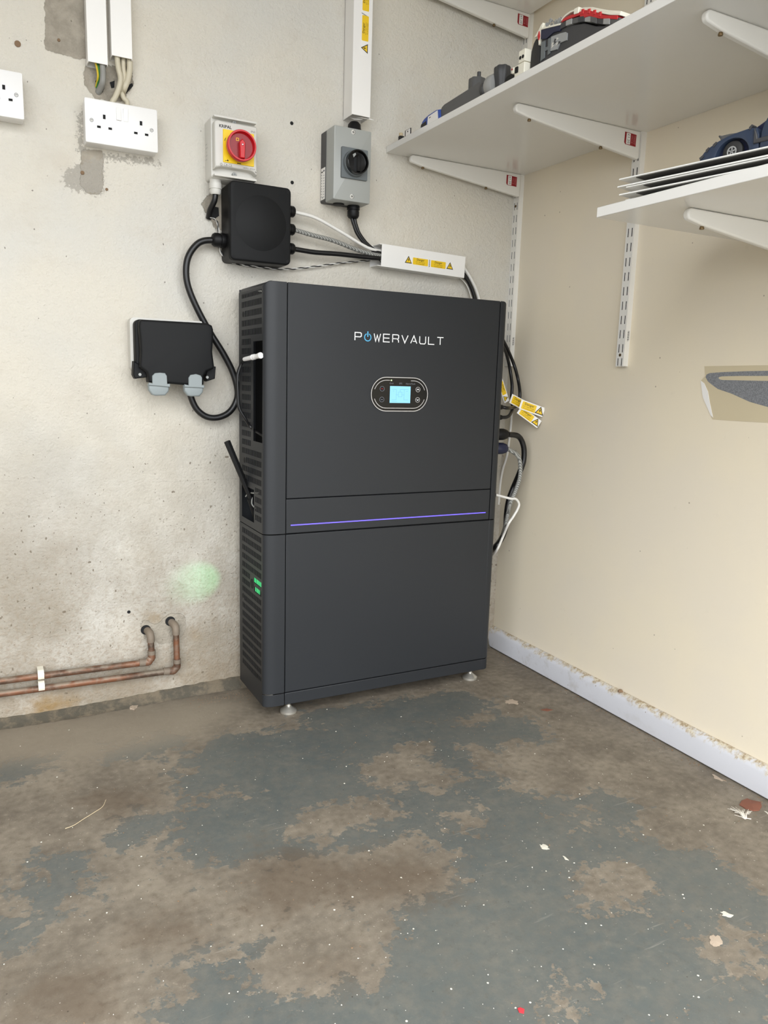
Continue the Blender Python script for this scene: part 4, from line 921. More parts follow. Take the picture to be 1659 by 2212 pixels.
for cx, cz in ((-0.5440, 1.3700), (-0.5440, 1.2265)):
    mb = MB(); mb.lathe((cx, -0.0750, cz), (0, -1, 0), [(0, 0.0052), (0.0012, 0.0052), (0.0014, 0.0044)], 'iso_grey', 16); mb.stroke(front(-0.0764), [(cx-0.003, cz), (cx+0.003, cz)], 0.0012, 0, 0.0002, 'ink'); mb.stroke(front(-0.0764), [(cx, cz-0.003), (cx, cz+0.003)], 0.0012, 0, 0.0002, 'ink'); mb.stroke(front(-0.0764), arc(cx, cz, 0.0048, -70, 70), 0.0006, 0, 0.0002, 'ink'); mb.build('screw', gi)
SP = side(-0.5935)
mb = MB(); mb.fbox(SP, 0.003, 0.028, 1.2235, 1.2960, 0, 0.0003, 'label_white'); rl = mb.build('rating_label', gi)
mb = MB(); SPp = side(-0.5938)
mb.fbox(SPp, 0.005, 0.013, 1.2860, 1.2890, 0, 0.0002, 'ink'); mb.fbox(SPp, 0.016, 0.025, 1.2870, 1.2905, 0, 0.0002, 'ink_grey')
for i in range(9):
    z = 1.280-0.0062*i; mb.fbox(SPp, 0.005, 0.009, z, z+0.0014, 0, 0.0002, 'ink_grey'); mb.fbox(SPp, 0.017, 0.024, z-0.002, z-0.0010, 0, 0.0002, 'ink_grey')
mb.fbox(SPp, 0.013, 0.016, 1.2262, 1.2300, 0, 0.0002, 'ink_grey'); mb.build('fine_print', rl)
gland('cable_gland', (-0.5200, -0.034, 1.2160), (0, 0, -1), 'black', 1.12, gi, L=0.95)
mb = MB(); mb.lathe((-0.560, -0.034, 1.2170), (0, 0, -1), [(0, 0.014), (0.005, 0.014), (0.006, 0.012)], 'black', 20); mb.build('blanking_plug', gi, smooth=True)
mb = MB(); mb.lathe((-0.5220, -0.034, 1.3780), (0, 0, 1), [(0, 0.0165), (0.012, 0.0165), (0.014, 0.0155), (0.022, 0.015), (0.028, 0.010)], 'black', 24, ribs=12, rib=0.03); mb.build('cable_gland', gi, smooth=True)

# ------------------------------------------------------------------ trunking
def vtrunk(x0, x1, d, z0, z1, label, name='cable_trunking'):
    t = thing(name, ((x0+x1)/2, 0, z0), label, 'trunking')
    mb = MB(); mb.box(x0, x1, -0.0012, 0, z0, z1, 'white_trunking'); mb.box(x0, x0+0.0014, -d+0.001, 0, z0, z1, 'white_trunking'); mb.box(x1-0.0014, x1, -d+0.001, 0, z0, z1, 'white_trunking'); mb.build('channel', t)
    mb = MB(); mb.box(x0, x1, -d-0.0012, -d+0.0008, z0+0.001, z1, 'white_trunking'); lid_ = mb.build('lid', t, bevel=0.0006)
    return t, lid_
vtrunk(-1.1240, -1.0850, 0.029, 1.4215, 1.80, 'left of the two short white trunkings above the double socket, with grey and green-yellow cables')
vtrunk(-1.0770, -1.0355, 0.029, 1.4425, 1.80, 'right of the two short white trunkings above the double socket, with cream cables')
tt, tlid = vtrunk(-0.5370, -0.4880, 0.049, 1.4170, 1.85, 'tall white trunking dropping to the grey isolator, with vertical warning labels')
TF = Pl((0, -0.0502, 0), (0, 0, 1), (-1, 0, 0))      # text reads upwards
for (zc, tri) in ((1.5955, -1), (1.6900, 1)):
    danger(TF, zc, 0.5065, 0.088, tt, tri=tri, h=0.0215)
mb = MB()
for i in range(8): mb.fbox(front(-0.0502), -0.5165+0.0019*i, -0.5150+0.0019*i, 1.6405-0.0006*i, 1.6425-0.0006*i, 0, 0.0002, 'ink_grey')
mb.build('fine_print', tt)
mb = MB(); mb.add([(-0.516, -0.030, 1.418), (-0.484, -0.046, 1.417), (-0.478, -0.052, 1.4130), (-0.512, -0.052, 1.4135)], [(0, 1, 2, 3)], 'label_white'); mb.add([(-0.530, -0.020, 1.420), (-0.505, -0.020, 1.421), (-0.505, -0.044, 1.412), (-0.528, -0.044, 1.409)], [(0, 1, 2, 3)], 'label_white'); mb.build('torn_label', tt, solid=0.0005)

# angled trunking over the cabinet
tl = math.radians(-1.75); TR = Vector((math.cos(tl), 0, math.sin(tl))); TU = Vector((-math.sin(tl), 0, math.cos(tl)))
T0 = Pl((-0.4430, 0, 1.0790), TR, TU)
t2 = thing('cable_trunking', (-0.32, 0, 1.075), 'short white trunking above the cabinet, tilted, with two warning labels', 'trunking')
mb = MB(); mb.fbox(T0, -0.012, 0.250, 0.001, 0.0545, 0.0, 0.0014, 'white_trunking'); mb.fbox(T0, -0.010, 0.250, 0.001, 0.0024, 0.0, 0.039, 'white_trunking'); mb.fbox(T0, -0.006, 0.250, 0.0531, 0.0545, 0.0, 0.039, 'white_trunking'); mb.build('channel', t2)
mb = MB(); mb.fbox(T0, 0.0, 0.2510, 0.0, 0.0550, 0.0390, 0.0412, 'white_trunking'); mb.build('lid', t2, bevel=0.0006)
T1 = Pl(T0.p(0, 0, 0.0413), TR, TU)
danger(T1, 0.101, 0.0245, 0.073, t2, tri=-1, h=0.0215); danger(T1, 0.180, 0.0245, 0.073, t2, tri=1, h=0.0215)
mb = MB()
for i in range(9): mb.fbox(T1, 0.1392, 0.1412+0.0008*(i % 2), 0.0150+0.0021*i, 0.0165+0.0021*i, 0.0003, 0.0005, 'ink_grey')
mb.build('fine_print', t2)

# cables into that trunking
TE = (-0.4380, -0.020, 1.108)
cable('cable', [(-0.672, -0.036, 1.1820)]+bp(-0.035, [(-0.6218, 1.176), (-0.5605, 1.154), (-0.4906, 1.125), (-0.4554, 1.117)])+[(-0.425, -0.022, 1.120)], 0.0040, 'white_cable', 'white cable from the top right gland of the junction box to the tilted trunking')
cable('cable', [(-0.672, -0.036, 1.1415)]+bp(-0.035, [(-0.6272, 1.135), (-0.5724, 1.128), (-0.503, 1.112), (-0.4511, 1.106)])+[(-0.420, -0.026, 1.112)], 0.0052, 'braid', 'grey braided cable from the middle right gland of the junction box')
cable('cable', [(-0.672, -0.036, 1.0980)]+bp(-0.035, [(-0.6206, 1.096), (-0.5594, 1.098), (-0.4898, 1.098), (-0.4509, 1.099)])+[(-0.420, -0.024, 1.104)], 0.0058, 'rubber', 'black cable from the bottom right gland of the junction box')
for dx, lb in ((0.0, 'left'), (0.0078, 'right')):
    cable('cable', [(-0.5235+dx, -0.034, 1.186)]+bp(-0.034, [(a+dx*0.8, b) for a, b in [(-0.518, 1.172), (-0.5074, 1.151), (-0.4851, 1.129), (-0.4547, 1.113)]])+[(-0.425+dx, -0.030, 1.112-dx*0.5)], 0.0044, 'rubber', lb+' of two slim black cables from the grey isolator to the tilted trunking')
# out of the right end and behind the cabinet
for j, (off, r, m, lb) in enumerate(((0.014, 0.0040, 'white_cable', 'white cable, topmost of those leaving the tilted trunking behind the cabinet'), (0.004, 0.0052, 'rubber', 'upper black cable leaving the right end of the tilted trunking'), (-0.006, 0.0052, 'rubber', 'lower black cable leaving the right end of the tilted trunking'), (-0.014, 0.0016, 'white_cable', 'thin white wire under the black cables at the trunking end'))):
    yy = -0.022+(0.004 if j % 2 else -0.004)
    cable('cable', [(-0.215, yy, 1.098+off*0.6), (-0.192, yy, 1.090+off), (-0.168, yy, 1.070+off*0.9), (-0.146+off*0.5, yy, 1.035+off*0.4), (-0.130+off*0.6, yy, 0.990), (-0.118+off*0.6, yy, 0.93)], r, m, lb)

# twisted black and white pair
path = spline(bp(-0.026, [(-0.8656, 1.147)]) + bp(-0.012, [(-0.8533, 1.142), (-0.8502, 1.122), (-0.8494, 1.092), (-0.8419, 1.072), (-0.8234, 1.058)])+bp(-0.012, [(-0.7867, 1.053), (-0.7504, 1.052), (-0.7064, 1.052), (-0.659, 1.057), (-0.5984, 1.069), (-0.5361, 1.082), (-0.472, 1.093), (-0.4352, 1.099)])+[(-0.43, -0.02, 1.088)], 14)
path[0] = Vector((-0.872, -0.001, 1.152))
def helix(ph, m, nm):
    out = []; L = 0.0
    for i, p in enumerate(path):
        if i: L += (p-path[i-1]).length
        d_ = (path[min(i+1, len(path)-1)]-path[max(i-1, 0)]).normalized(); u = Vector((0, -1, 0)); w_ = d_.cross(u)
        k_ = min(1.0, max(0.25, (L-0.10)/0.05)); a = ph+L*2*math.pi/0.034
        out.append(p+(u*math.cos(a)+w_*math.sin(a))*0.0013)
    MB_ = MB(); MB_.tube(out, 0.0012, m, 6); return MB_
tp = thing('signal_wire', (-0.65, -0.012, 1.05), 'thin twisted black and white wire pair hanging under the junction box', 'wire')
helix(0, 'white_cable', '').build('white_core', tp, smooth=True); helix(math.pi, 'rubber', '').build('black_core', tp, smooth=True)

# cables under the two short trunkings
cable('wire', bp(-0.020, [(-1.11, 1.432), (-1.106, 1.418), (-1.104, 1.4)])+[(-1.1060, -0.001, 1.386)], 0.0020, 'yellow_wire', 'thin yellow stripe of the earth wire below the left short trunking', seg=8)
cable('wire', bp(-0.017, [(-1.106, 1.434), (-1.102, 1.42), (-1.102, 1.399)])+[(-1.1040, -0.001, 1.384)], 0.0028, 'green_wire', 'green and yellow earth wire below the left short trunking', seg=8)
cable('cable', bp(-0.020, [(-1.096, 1.435), (-1.094, 1.416), (-1.095, 1.393)])+bp(-0.008, [(-1.098, 1.383)])+[(-1.1020, 0.002, 1.3760)], 0.0062, 'grey_cable', 'grey cable bending from the left short trunking into the wall')
cable('cable', bp(-0.020, [(-1.065, 1.45), (-1.063, 1.426), (-1.059, 1.405), (-1.063, 1.386), (-1.071, 1.366), (-1.077, 1.355)])+[(-1.078, -0.020, 1.336)], 0.0056, 'cream_cable', 'longest cream cable, curving from the right short trunking down to the socket')
cable('cable', bp(-0.014, [(-1.051, 1.455), (-1.052, 1.43), (-1.051, 1.413), (-1.056, 1.393)])+bp(-0.006, [(-1.056, 1.382)]), 0.0050, 'cream_cable', 'middle cream cable below the right short trunking')
cable('cable', bp(-0.016, [(-1.04, 1.456), (-1.039, 1.432), (-1.043, 1.409), (-1.05, 1.391)])+[(-1.0520, 0.002, 1.3850)], 0.0060, 'cream_cable', 'right cream cable below the right short trunking, bending into the wall')
cable('cable', [(-1.0560, 0.002, 1.3800)]+bp(-0.012, [(-1.056, 1.378), (-1.052, 1.37), (-1.045, 1.362)])+[(-1.049, -0.016, 1.336)], 0.0050, 'cream_cable', 'short cream cable stub coming out of the wall above the socket')
mb = MB(); mb.prism(front(0), [(-1.107, 1.397), (-1.101, 1.403), (-1.089, 1.387), (-1.093, 1.377), (-1.102, 1.38)], 0, 0.0008, 'dark'); mb.build('wall_hole', wl)
mb = MB(); mb.prism(front(0), [(-1.055, 1.393), (-1.032, 1.407), (-1.03, 1.402), (-1.045, 1.384), (-1.055, 1.382)], 0, 0.0008, 'dark'); mb.build('wall_hole', wl)
mb = MB(); mb.prism(front(0), [(-1.078, 1.4), (-1.068, 1.405), (-1.069, 1.391), (-1.075, 1.389)], 0, 0.0008, 'dark'); mb.build('wall_hole', wl)

# ------------------------------------------------------------------ copper pipes
def pipe(name, run, label):
    t = thing(name, (run[0][0], 0, 0.0), label, 'pipe', 'copper pipes along the left wall')
    r = 0.0075; mb = MB(); mb.tube(run[0:2], r, 'copper', 16); a, b, c, d_ = [Vector(v) for v in run[1:5]]
    mb.tube([c+Vector((0, 0, 0.002)), d_], r, 'copper', 16); mb.build('tube', t, smooth=True)
    # lower elbow
    mb = MB(); e = spline([a, a*0.45+b*0.55, Vector((b.x-0.004, b.y, b.z+0.005)), b*0.5+c*0.5, c], 6)
    mb.tube([Vector(a)-Vector((0.014, 0, -0.0012)), a], r*1.22, 'solder', 16); mb.tube(e, r*1.18, 'copper', 16); mb.tube([c, c+Vector((0, 0, 0.010))], r*1.24, 'solder', 16); mb.build('elbow', t, smooth=True)
    mb = MB(); f_ = Vector(run[5]); e = spline([d_-Vector((0, 0, 0.004)), d_+Vector((0, 0, 0.008)), d_+Vector((-0.001, 0.006, 0.016)), f_], 6)
    mb.tube(e, r*1.22, 'solder', 16); mb.build('elbow', t, smooth=True)
pipe('copper_pipe', [(-1.95, -0.022, 0.121), (-1.040, -0.022, 0.1110), (-1.0255, -0.022, 0.1110), (-1.0245, -0.022, 0.1290), (-1.0255, -0.020, 0.1640), (-1.0300, 0.004, 0.1830)], 'upper tarnished copper pipe with elbows, entering the wall on the left')
pipe('copper_pipe', [(-1.95, -0.022, 0.0925), (-0.984, -0.022, 0.0800), (-0.9655, -0.022, 0.0790), (-0.9645, -0.022, 0.0980), (-0.9655, -0.020, 0.1750), (-0.9720, 0.004, 0.1970)], 'lower tarnished copper pipe, turning up into the wall further right')
for z in (0.1175, 0.0905):
    mb = MB(); pr = [(-0.011, 0.0), (-0.011, 0.024), (-0.0085, 0.0305), (-0.003, 0.0335), (0.003, 0.0335), (0.0085, 0.0305), (0.011, 0.024), (0.011, 0.0)]
    vs = []; 
    for x in (-1.2760, -1.2630):
        for k_ in (1.0, 0.86):
            for b, n_ in pr: vs.append((x, -n_*(1 if k_ == 1 else 0.93), z+b*k_))
    fs = []
    for i in range(7): fs += [(i, i+1, 17+i, 16+i), (8+i, 24+i, 25+i, 9+i), (i, 8+i, 9+i, i+1), (16+i, 17+i, 25+i, 24+i)]
    fs += [(0, 16, 24, 8), (7, 15, 31, 23)]
    mb.add(vs, fs, 'toy_white'); o = mb.build('pipe_clip', smooth=False); tag(o, ('upper' if z > 0.1 else 'lower')+' white plastic clip holding the '+('upper' if z > 0.1 else 'lower')+' copper pipe', 'clip', 'white pipe clips')
for x, z, r in ((-1.0310, 0.1820, 0.012), (-0.9725, 0.1965, 0.012)):
    mb = MB(); mb.prism(front(0), circ(x-0.002, z+0.003, r, 18), 0, 0.0007, 'dark'); mb.build('wall_hole', wl)

# ------------------------------------------------------------------ shelving
def upright(y1, z0, z1, label, zref, holes):
    """twin-slot upright, front face x=-0.015, from y1 back to y1+0.0245"""
    t = thing('shelf_upright', (0, y1+0.012, z0), label, 'shelf upright', 'twin-slot shelf uprights')
    yb = y1+0.0245; zs = [z0, z1]; slots = []
    z = zref
    while z-0.0325 > z0+0.012: z -= 0.0325
    while z+0.02 < z1-0.005: slots.append(z); z += 0.0325
    cols = [(y1+0.0046, y1+0.0082), (y1+0.0163, y1+0.0199)]
    for s_ in slots: zs += [s_, s_+0.019]
    zs = sorted(set(round(v, 5) for v in zs)); ys = sorted([y1, yb]+[v for c in cols for v in c])
    mb = MB(); idx = {}; vs = []; fs = []
    def vid(i, j):
        if (i, j) not in idx: idx[(i, j)] = len(vs); vs.append((-0.0150, ys[i], zs[j]))
        return idx[(i, j)]
    for j in range(len(zs)-1):
        isl = any(s_ < (zs[j]+zs[j+1])/2 < s_+0.019 for s_ in slots)
        for i in range(len(ys)-1):
            if isl and i in (1, 3): continue
            fs.append((vid(i+1, j), vid(i, j), vid(i, j+1), vid(i+1, j+1)))
    mb.add(vs, fs, 'enamel'); mb.build('slotted_face', t, solid=0.0014)
    mb = MB(); mb.box(-0.0138, 0, y1, y1+0.0013, z0, z1, 'enamel'); mb.box(-0.0138, 0, yb-0.0013, yb, z0, z1, 'enamel'); mb.build('flange', t)
    mb = MB(); mb.box(-0.0115, -0.0005, y1+0.0015, yb-0.0015, z0+0.002, z1-0.002, 'dark'); mb.build('slot_shade', t)  # dark filler in the hollow channel, stands in for shade behind the slots
    for hz in holes:
        mb = MB(); mb.lathe((-0.0150, y1+0.0122, hz), (-1, 0, 0), [(0, 0.0036), (0.0006, 0.0036)], 'brass_screw', 12); mb.build('screw', t)
    # printed bar code near the foot
    mb = MB(); BPl = Pl((0, y1, 0), (1, 0, 0), (0, 0, 1))
    for i in range(14):
        w_ = 0.0007+0.0005*(i*7 % 3); mb.fbox(BPl, -0.0085, -0.0048, z0+0.058+0.0017*i, z0+0.058+0.0017*i+w_*0.8, 0, 0.0002, 'ink')
    mb.fbox(BPl, -0.0036, -0.0030, z0+0.060, z0+0.082, 0, 0.0002, 'ink_grey'); mb.build('bar_code', t)
    return t
upright(-0.0248, 0.8451, 2.15, 'white slotted upright in the corner beside the battery cabinet', 1.2705, (1.2590+0.0215,))
upright(-0.4662, 0.8451, 2.15, 'middle white slotted upright on the right wall, ending above the cream tape', 0.8770-0.0325, (0.8770-0.006, 1.172))
upright(-0.9320, 0.8451, 2.15, 'white slotted upright at the right edge, behind the lower shelf', 0.8770-0.0325, ())

def shelf(x0, x1, y0, y1, z0, z1, label):
    mb = MB(); mb.box(x0, x1, y0, y1, z0, z1, 'melamine'); o = mb.build('shelf_board', bevel=0.0008); return tag(o, label, 'shelf')
shelf(-0.4169, -0.0005, -2.05, -0.001, 1.3605, 1.3755, 'long white shelf in the middle, running from the corner towards the camera')
shelf(-0.4169, -0.0160, -2.00, -0.7850, 1.0780, 1.0945, 'lower white shelf at the right edge, carrying the stack of white panels')
shelf(-0.4300, -0.0130, -1.60, -0.001, 1.7600, 1.7760, 'top white shelf in the corner, highest of the three')

def bracket(yf, zt, label, sticker=True):
    """steel bracket, near face at y=yf, top edge at zt"""
    t = thing('shelf_bracket', (-0.19, yf+0.006, zt-0.055), label, 'bracket', 'white shelf brackets')
    S = Pl((0, yf, 0), (1, 0, 0), (0, 0, 1))
    tip = [(-0.352+0.0095*math.cos(math.radians(a))-0.0, zt-0.0105+0.0095*math.sin(math.radians(a))) for a in np.linspace(90, 235, 8)]
    poly = [(-0.0155, zt), (-0.0155, zt-0.050)]+[(-0.0205+0.005*math.cos(math.radians(a)), zt-0.0540+0.005*math.sin(math.radians(a))) for a in (-10, -50, -90)]+[(-0.030, zt-0.0575), (-0.325, zt-0.0245)]+tip[::-1]
    mb = MB(); mb.prism(S, poly, -0.012, 0.0, 'enamel'); mb.build('arm', t, smooth=True, bevel=0.003, bseg=3)
    for x, z in ((-0.322, zt-0.0270), (-0.125, zt-0.0500)):
        mb = MB(); mb.lathe((x, yf+0.006, z+0.003), (0, 0, -1), [(0, 0.0028), (0.004, 0.0040), (0.0052, 0.0036)], 'brass_screw', 10); mb.build('screw', t, smooth=True)
    if sticker:
        S2_ = Pl((0, yf-0.0001, 0), (1, 0, -0.02), (0.02, 0, 1)); a0, b0 = -0.0905, zt-0.0350
        mb = MB(); mb.prism(S2_, [(a0, b0+0.004), (a0+0.003, b0), (a0+0.0345, b0-0.0005), (a0+0.0345, b0+0.0245), (a0, b0+0.0255)], 0, 0.0003, 'label_red')
        mb.fbox(S2_, a0+0.0050, a0+0.0170, b0+0.0010, b0+0.0240, 0.0003, 0.0005, 'label_white')
        mb.fbox(S2_, a0+0.0315, a0+0.0323, b0+0.003, b0+0.0225, 0.0003, 0.0005, 'label_pink')
        st = mb.build('price_sticker', t)
        text(Pl(S2_.p(0, 0, 0.0006), S2_.R, S2_.U), a0+0.0112, b0+0.0125, '£1.20', 0.0088, 'ink', st, rot=-math.pi/2)
        text(Pl(S2_.p(0, 0, 0.0006), S2_.R, S2_.U), a0+0.0275, b0+0.0125, 'GREAT', 0.0056, 'label_pink', st, rot=-math.pi/2)
        text(Pl(S2_.p(0, 0, 0.0006), S2_.R, S2_.U), a0+0.0215, b0+0.0125, 'VALUE', 0.0056, 'label_pink', st, rot=-math.pi/2)
    return t
bracket(-0.0300, 1.3605, 'corner bracket under the middle shelf, nearest the left wall')
bracket(-0.4640, 1.3605, 'second bracket under the middle shelf, with price sticker')
bracket(-0.9300, 1.3605, 'bracket under the middle shelf at the top right edge of the photo', False)
bracket(-0.9300, 1.0780, 'bracket under the lower shelf at the right edge', False)
bracket(-0.0300, 1.7600, 'bracket under the top shelf in the corner')
bracket(-0.4640, 1.7600, 'second bracket under the top shelf', False)

# stack of white panels on the lower shelf, turned about ten degrees
ang = math.atan(0.173); PR = Vector((math.sin(ang), -math.cos(ang), 0)); PQ = Vector((math.cos(ang), math.sin(ang), 0))
panels = []
zz = 1.0946
specs = [(-0.4100, -0.8420, 1.0946, 0.0030, 'lowest of the white panels stacked on the lower shelf'), (-0.4120, -0.8290, 1.1052, 0.0030, 'second white panel from the bottom of the stack'), (-0.4040, -0.8350, 1.1170, 0.0026, 'third white panel from the bottom of the stack'), (-0.4030, -0.8140, 1.1212, 0.0032, 'fourth white panel of the stack, second from the top'), (-0.4002, -0.8136, 1.1336, 0.0030, 'topmost white panel of the stack, under the blue toy vehicle')]
for i, (x, y, z, th, lb) in enumerate(specs):
    P0 = Vector((x, y, z)); Lp, Wp = 0.62, 0.30
    t = thing('white_panel', (x+0.15, y-0.3, z), lb, 'panel', 'white panels stacked on the lower shelf')
    pln = Pl(P0, PQ, -PR); pln.N = Vector((0, 0, 1))
    mb = MB()
    c = [P0, P0+PQ*Wp, P0+PQ*Wp+PR*Lp, P0+PR*Lp]
    mb.add([v+Vector((0, 0, 0.0008)) for v in c]+[v+Vector((0, 0, th)) for v in c], [(3, 2, 1, 0), (4, 5, 6, 7), (0, 1, 5, 4), (1, 2, 6, 5), (2, 3, 7, 6), (3, 0, 4, 7)], 'melamine'); mb.build('sheet', t, bevel=0.0004)
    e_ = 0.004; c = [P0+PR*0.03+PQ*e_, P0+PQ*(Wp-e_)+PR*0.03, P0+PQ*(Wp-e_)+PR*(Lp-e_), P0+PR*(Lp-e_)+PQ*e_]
    mb = MB(); mb.add([v for v in c]+[v+Vector((0, 0, 0.0010)) for v in c], [(3, 2, 1, 0), (4, 5, 6, 7), (0, 1, 5, 4), (1, 2, 6, 5), (2, 3, 7, 6), (3, 0, 4, 7)], 'backing'); mb.build('backing', t)  # added dark sheet under the panel, painted-in shade of the gap
    gap = (specs[i+1][2]-z-th) if i < 4 else 0
    if gap > 0.003:
        mb = MB()
        for u, v_ in ((0.05, 0.03), (0.05, Wp-0.07), (0.45, 0.03), (0.45, Wp-0.07)):
            b0 = P0+PR*u+PQ*v_+Vector((0, 0, th)); c = [b0, b0+PQ*0.03, b0+PQ*0.03+PR*0.03, b0+PR*0.03]
            mb.add([v for v in c]+[v+Vector((0, 0, gap)) for v in c], [(3, 2, 1, 0), (4, 5, 6, 7), (0, 1, 5, 4), (1, 2, 6, 5), (2, 3, 7, 6), (3, 0, 4, 7)], 'toy_grey')
        mb.build('spacer', t)

# ------------------------------------------------------------------ things on the middle shelf (top at z = 1.3755)
ZS = 1.3755
# tiny toy figure holding a sign at the far left end
t = thing('toy_figure', (-0.405, -0.07, ZS), 'tiny toy figure with yellow head and white sign at the corner end of the shelf', 'toy')
mb = MB(); mb.box(-0.410, -0.398, -0.060, -0.050, ZS, ZS+0.013, 'ink'); mb.build('body', t, bevel=0.001)
mb = MB(); mb.lathe((-0.404, -0.053, ZS+0.013), (0, 0, 1), [(0, 0.004), (0.001, 0.005), (0.007, 0.005), (0.008, 0.004)], 'straw', 14); mb.build('head', t, smooth=True)
mb = MB(); mb.box(-0.400, -0.398, -0.094, -0.066, ZS, ZS+0.0235, 'ink'); mb.box(-0.4012, -0.400, -0.092, -0.072, ZS+0.001, ZS+0.0220, 'label_white'); mb.box(-0.4018, -0.4012, -0.084, -0.081, ZS+0.016, ZS+0.019, 'ink'); mb.build('sign', t)
# blue tape measure like object with white label
t = thing('tape_measure', (-0.39, -0.20, ZS), 'small rounded blue gadget with a white label near the corner end of the middle shelf', 'tool')
Sd = side(-0.408)
mb = MB(); mb.prism(Sd, [(0.156, ZS), (0.157, ZS+0.010), (0.162, ZS+0.018), (0.172, ZS+0.0225), (0.190, ZS+0.0255), (0.225, ZS+0.0270), (0.240, ZS+0.024), (0.245, ZS)], -0.035, 0.0, 'blue', taper=0.003, steps=3); mb.build('case', t, smooth=True)
mb = MB(); mb.prism(Sd, [(0.188, ZS+0.003), (0.190, ZS+0.021), (0.232, ZS+0.0235), (0.236, ZS+0.003)], 0.0, 0.0005, 'label_white'); lb_ = mb.build('label', t)
mb = MB(); mb.prism(Sd, [(0.158, ZS+0.006), (0.160, ZS+0.012), (0.182, ZS+0.014), (0.184, ZS+0.004)], 0.0, 0.0006, 'ink'); mb.prism(Sd, [(0.196, ZS+0.016), (0.203, ZS+0.0165), (0.203, ZS+0.018), (0.196, ZS+0.0175)], 0.0005, 0.0008, 'ink'); mb.build('stripe', t)
# dark grey clamp arm
t = thing('clamp_arm', (-0.38, -0.33, ZS), 'dark grey plastic clamp arm with ribbed knobs lying on the middle shelf', 'tool')
mb = MB(); mb.prism(side(-0.405), [(0.2375, ZS), (0.2380, ZS+0.012), (0.2395, ZS+0.0225), (0.2440, ZS+0.0275), (0.2540, ZS+0.0305), (0.2843, ZS+0.0315), (0.330, ZS+0.0330), (0.369, ZS+0.0345), (0.387, ZS+0.0365), (0.3955, ZS+0.0350), (0.4000, ZS+0.028), (0.4020, ZS+0.015), (0.402, ZS)], -0.034, 0.0, 'toy_grey', taper=0.0018, steps=3); mb.build('arm', t, smooth=True)
mb = MB(); mb.lathe((-0.370, -0.3300, ZS+0.034), (0, 0.0, 1), [(0, 0.0185), (0.030, 0.0185), (0.032, 0.0170)], 'toy_grey', 28, ribs=7, rib=-0.10); mb.lathe((-0.370, -0.3360, ZS+0.066), (0, 0.0, 1), [(0, 0.0042), (0.012, 0.0042)], 'charcoal', 10); mb.build('knob', t, smooth=True)
mb = MB(); mb.lathe((-0.392, -0.400, ZS+0.018), (-0.05, -1, 0.0), [(0, 0.018), (0.010, 0.018), (0.012, 0.016)], 'charcoal', 20); mb.lathe((-0.390, -0.412, ZS+0.020), (-0.05, -1, 0.0), [(0, 0.019), (0.008, 0.022), (0.022, 0.021), (0.026, 0.018)], 'toy_light', 20); mb.build('joint', t, smooth=True)
mb = MB(); mb.lathe((-0.386, -0.447, ZS+0.004), (0, 0.06, 1), [(0, 0.0135), (0.020, 0.0145), (0.032, 0.0170), (0.044, 0.0170), (0.046, 0.0155)], 'charcoal', 28, ribs=7, rib=-0.10); mb.build('knob', t, smooth=True)
t_ = MB(); t_.prism(side(-0.404), [(0.474, ZS), (0.480, ZS+0.012), (0.486, ZS+0.017), (0.520, ZS+0.020), (0.524, ZS)], -0.03, 0, 'black', taper=0.001); o = t_.build('black_box', smooth=True); tag(o, 'small black box between the clamp arm and the cream brick-built figure', 'box')
# brick-built things
def studs(mb, pts, m, r=0.0024, h=0.0017):
    for p in pts: mb.lathe(p, (0, 0, 1), [(0, r), (h, r)], m, 8)
t = thing('brick_figure', (-0.40, -0.536, ZS), 'small cream brick-built robot standing left of the brick-built car', 'toy')
mb = MB(); mb.box(-0.412, -0.392, -0.552, -0.522, ZS, ZS+0.022, 'toy_white'); mb.box(-0.414, -0.40, -0.522, -0.515, ZS+0.010, ZS+0.021, 'toy_white'); mb.build('body', t, bevel=0.0012)
mb = MB(); mb.box(-0.413, -0.392, -0.5535, -0.5345, ZS+0.0225, ZS+0.0440, 'toy_white'); studs(mb, [(-0.408, -0.548, ZS+0.044), (-0.408, -0.538, ZS+0.044), (-0.399, -0.548, ZS+0.044), (-0.399, -0.538, ZS+0.044)], 'toy_white'); hd = mb.build('head', t, bevel=0.001)
mb = MB()
for y_ in (-0.5400, -0.5480): mb.lathe((-0.413, y_, ZS+0.031), (-1, 0, 0), [(0, 0.0032), (0.0008, 0.0032)], 'dark', 10)
mb.build('eye', hd)
mb = MB(); mb.box(-0.4145, -0.412, -0.534, -0.526, ZS+0.008, ZS+0.018, 'dark'); mb.box(-0.4155, -0.413, -0.5185, -0.516, ZS+0.016, ZS+0.019, 'dark_red'); mb.build('chest_mark', t)
car = thing('brick_car', (-0.33, -0.72, ZS), 'red, white and black brick-built car on the middle shelf', 'toy car')
CS = side(-0.400)
def cz(L): return [(a, ZS+b) for a, b in L]
mb = MB(); mb.prism(CS, cz([(0.583, 0), (0.5845, 0.0640), (0.600, 0.0640), (0.640, 0.0530), (0.662, 0.0470), (0.70, 0.0370), (0.73, 0.0215), (0.75, 0.015), (0.80, 0.010), (0.88, 0.008), (0.88, 0)]), -0.15, 0, 'charcoal'); body = mb.build('body', car, bevel=0.0015)
mb = MB(); mb.prism(CS, cz([(0.5855, 0.050), (0.5850, 0.0655), (0.612, 0.0600), (0.640, 0.0540), (0.640, 0.0450), (0.622, 0.0490), (0.602, 0.0450)]), 0, 0.003, 'navy')
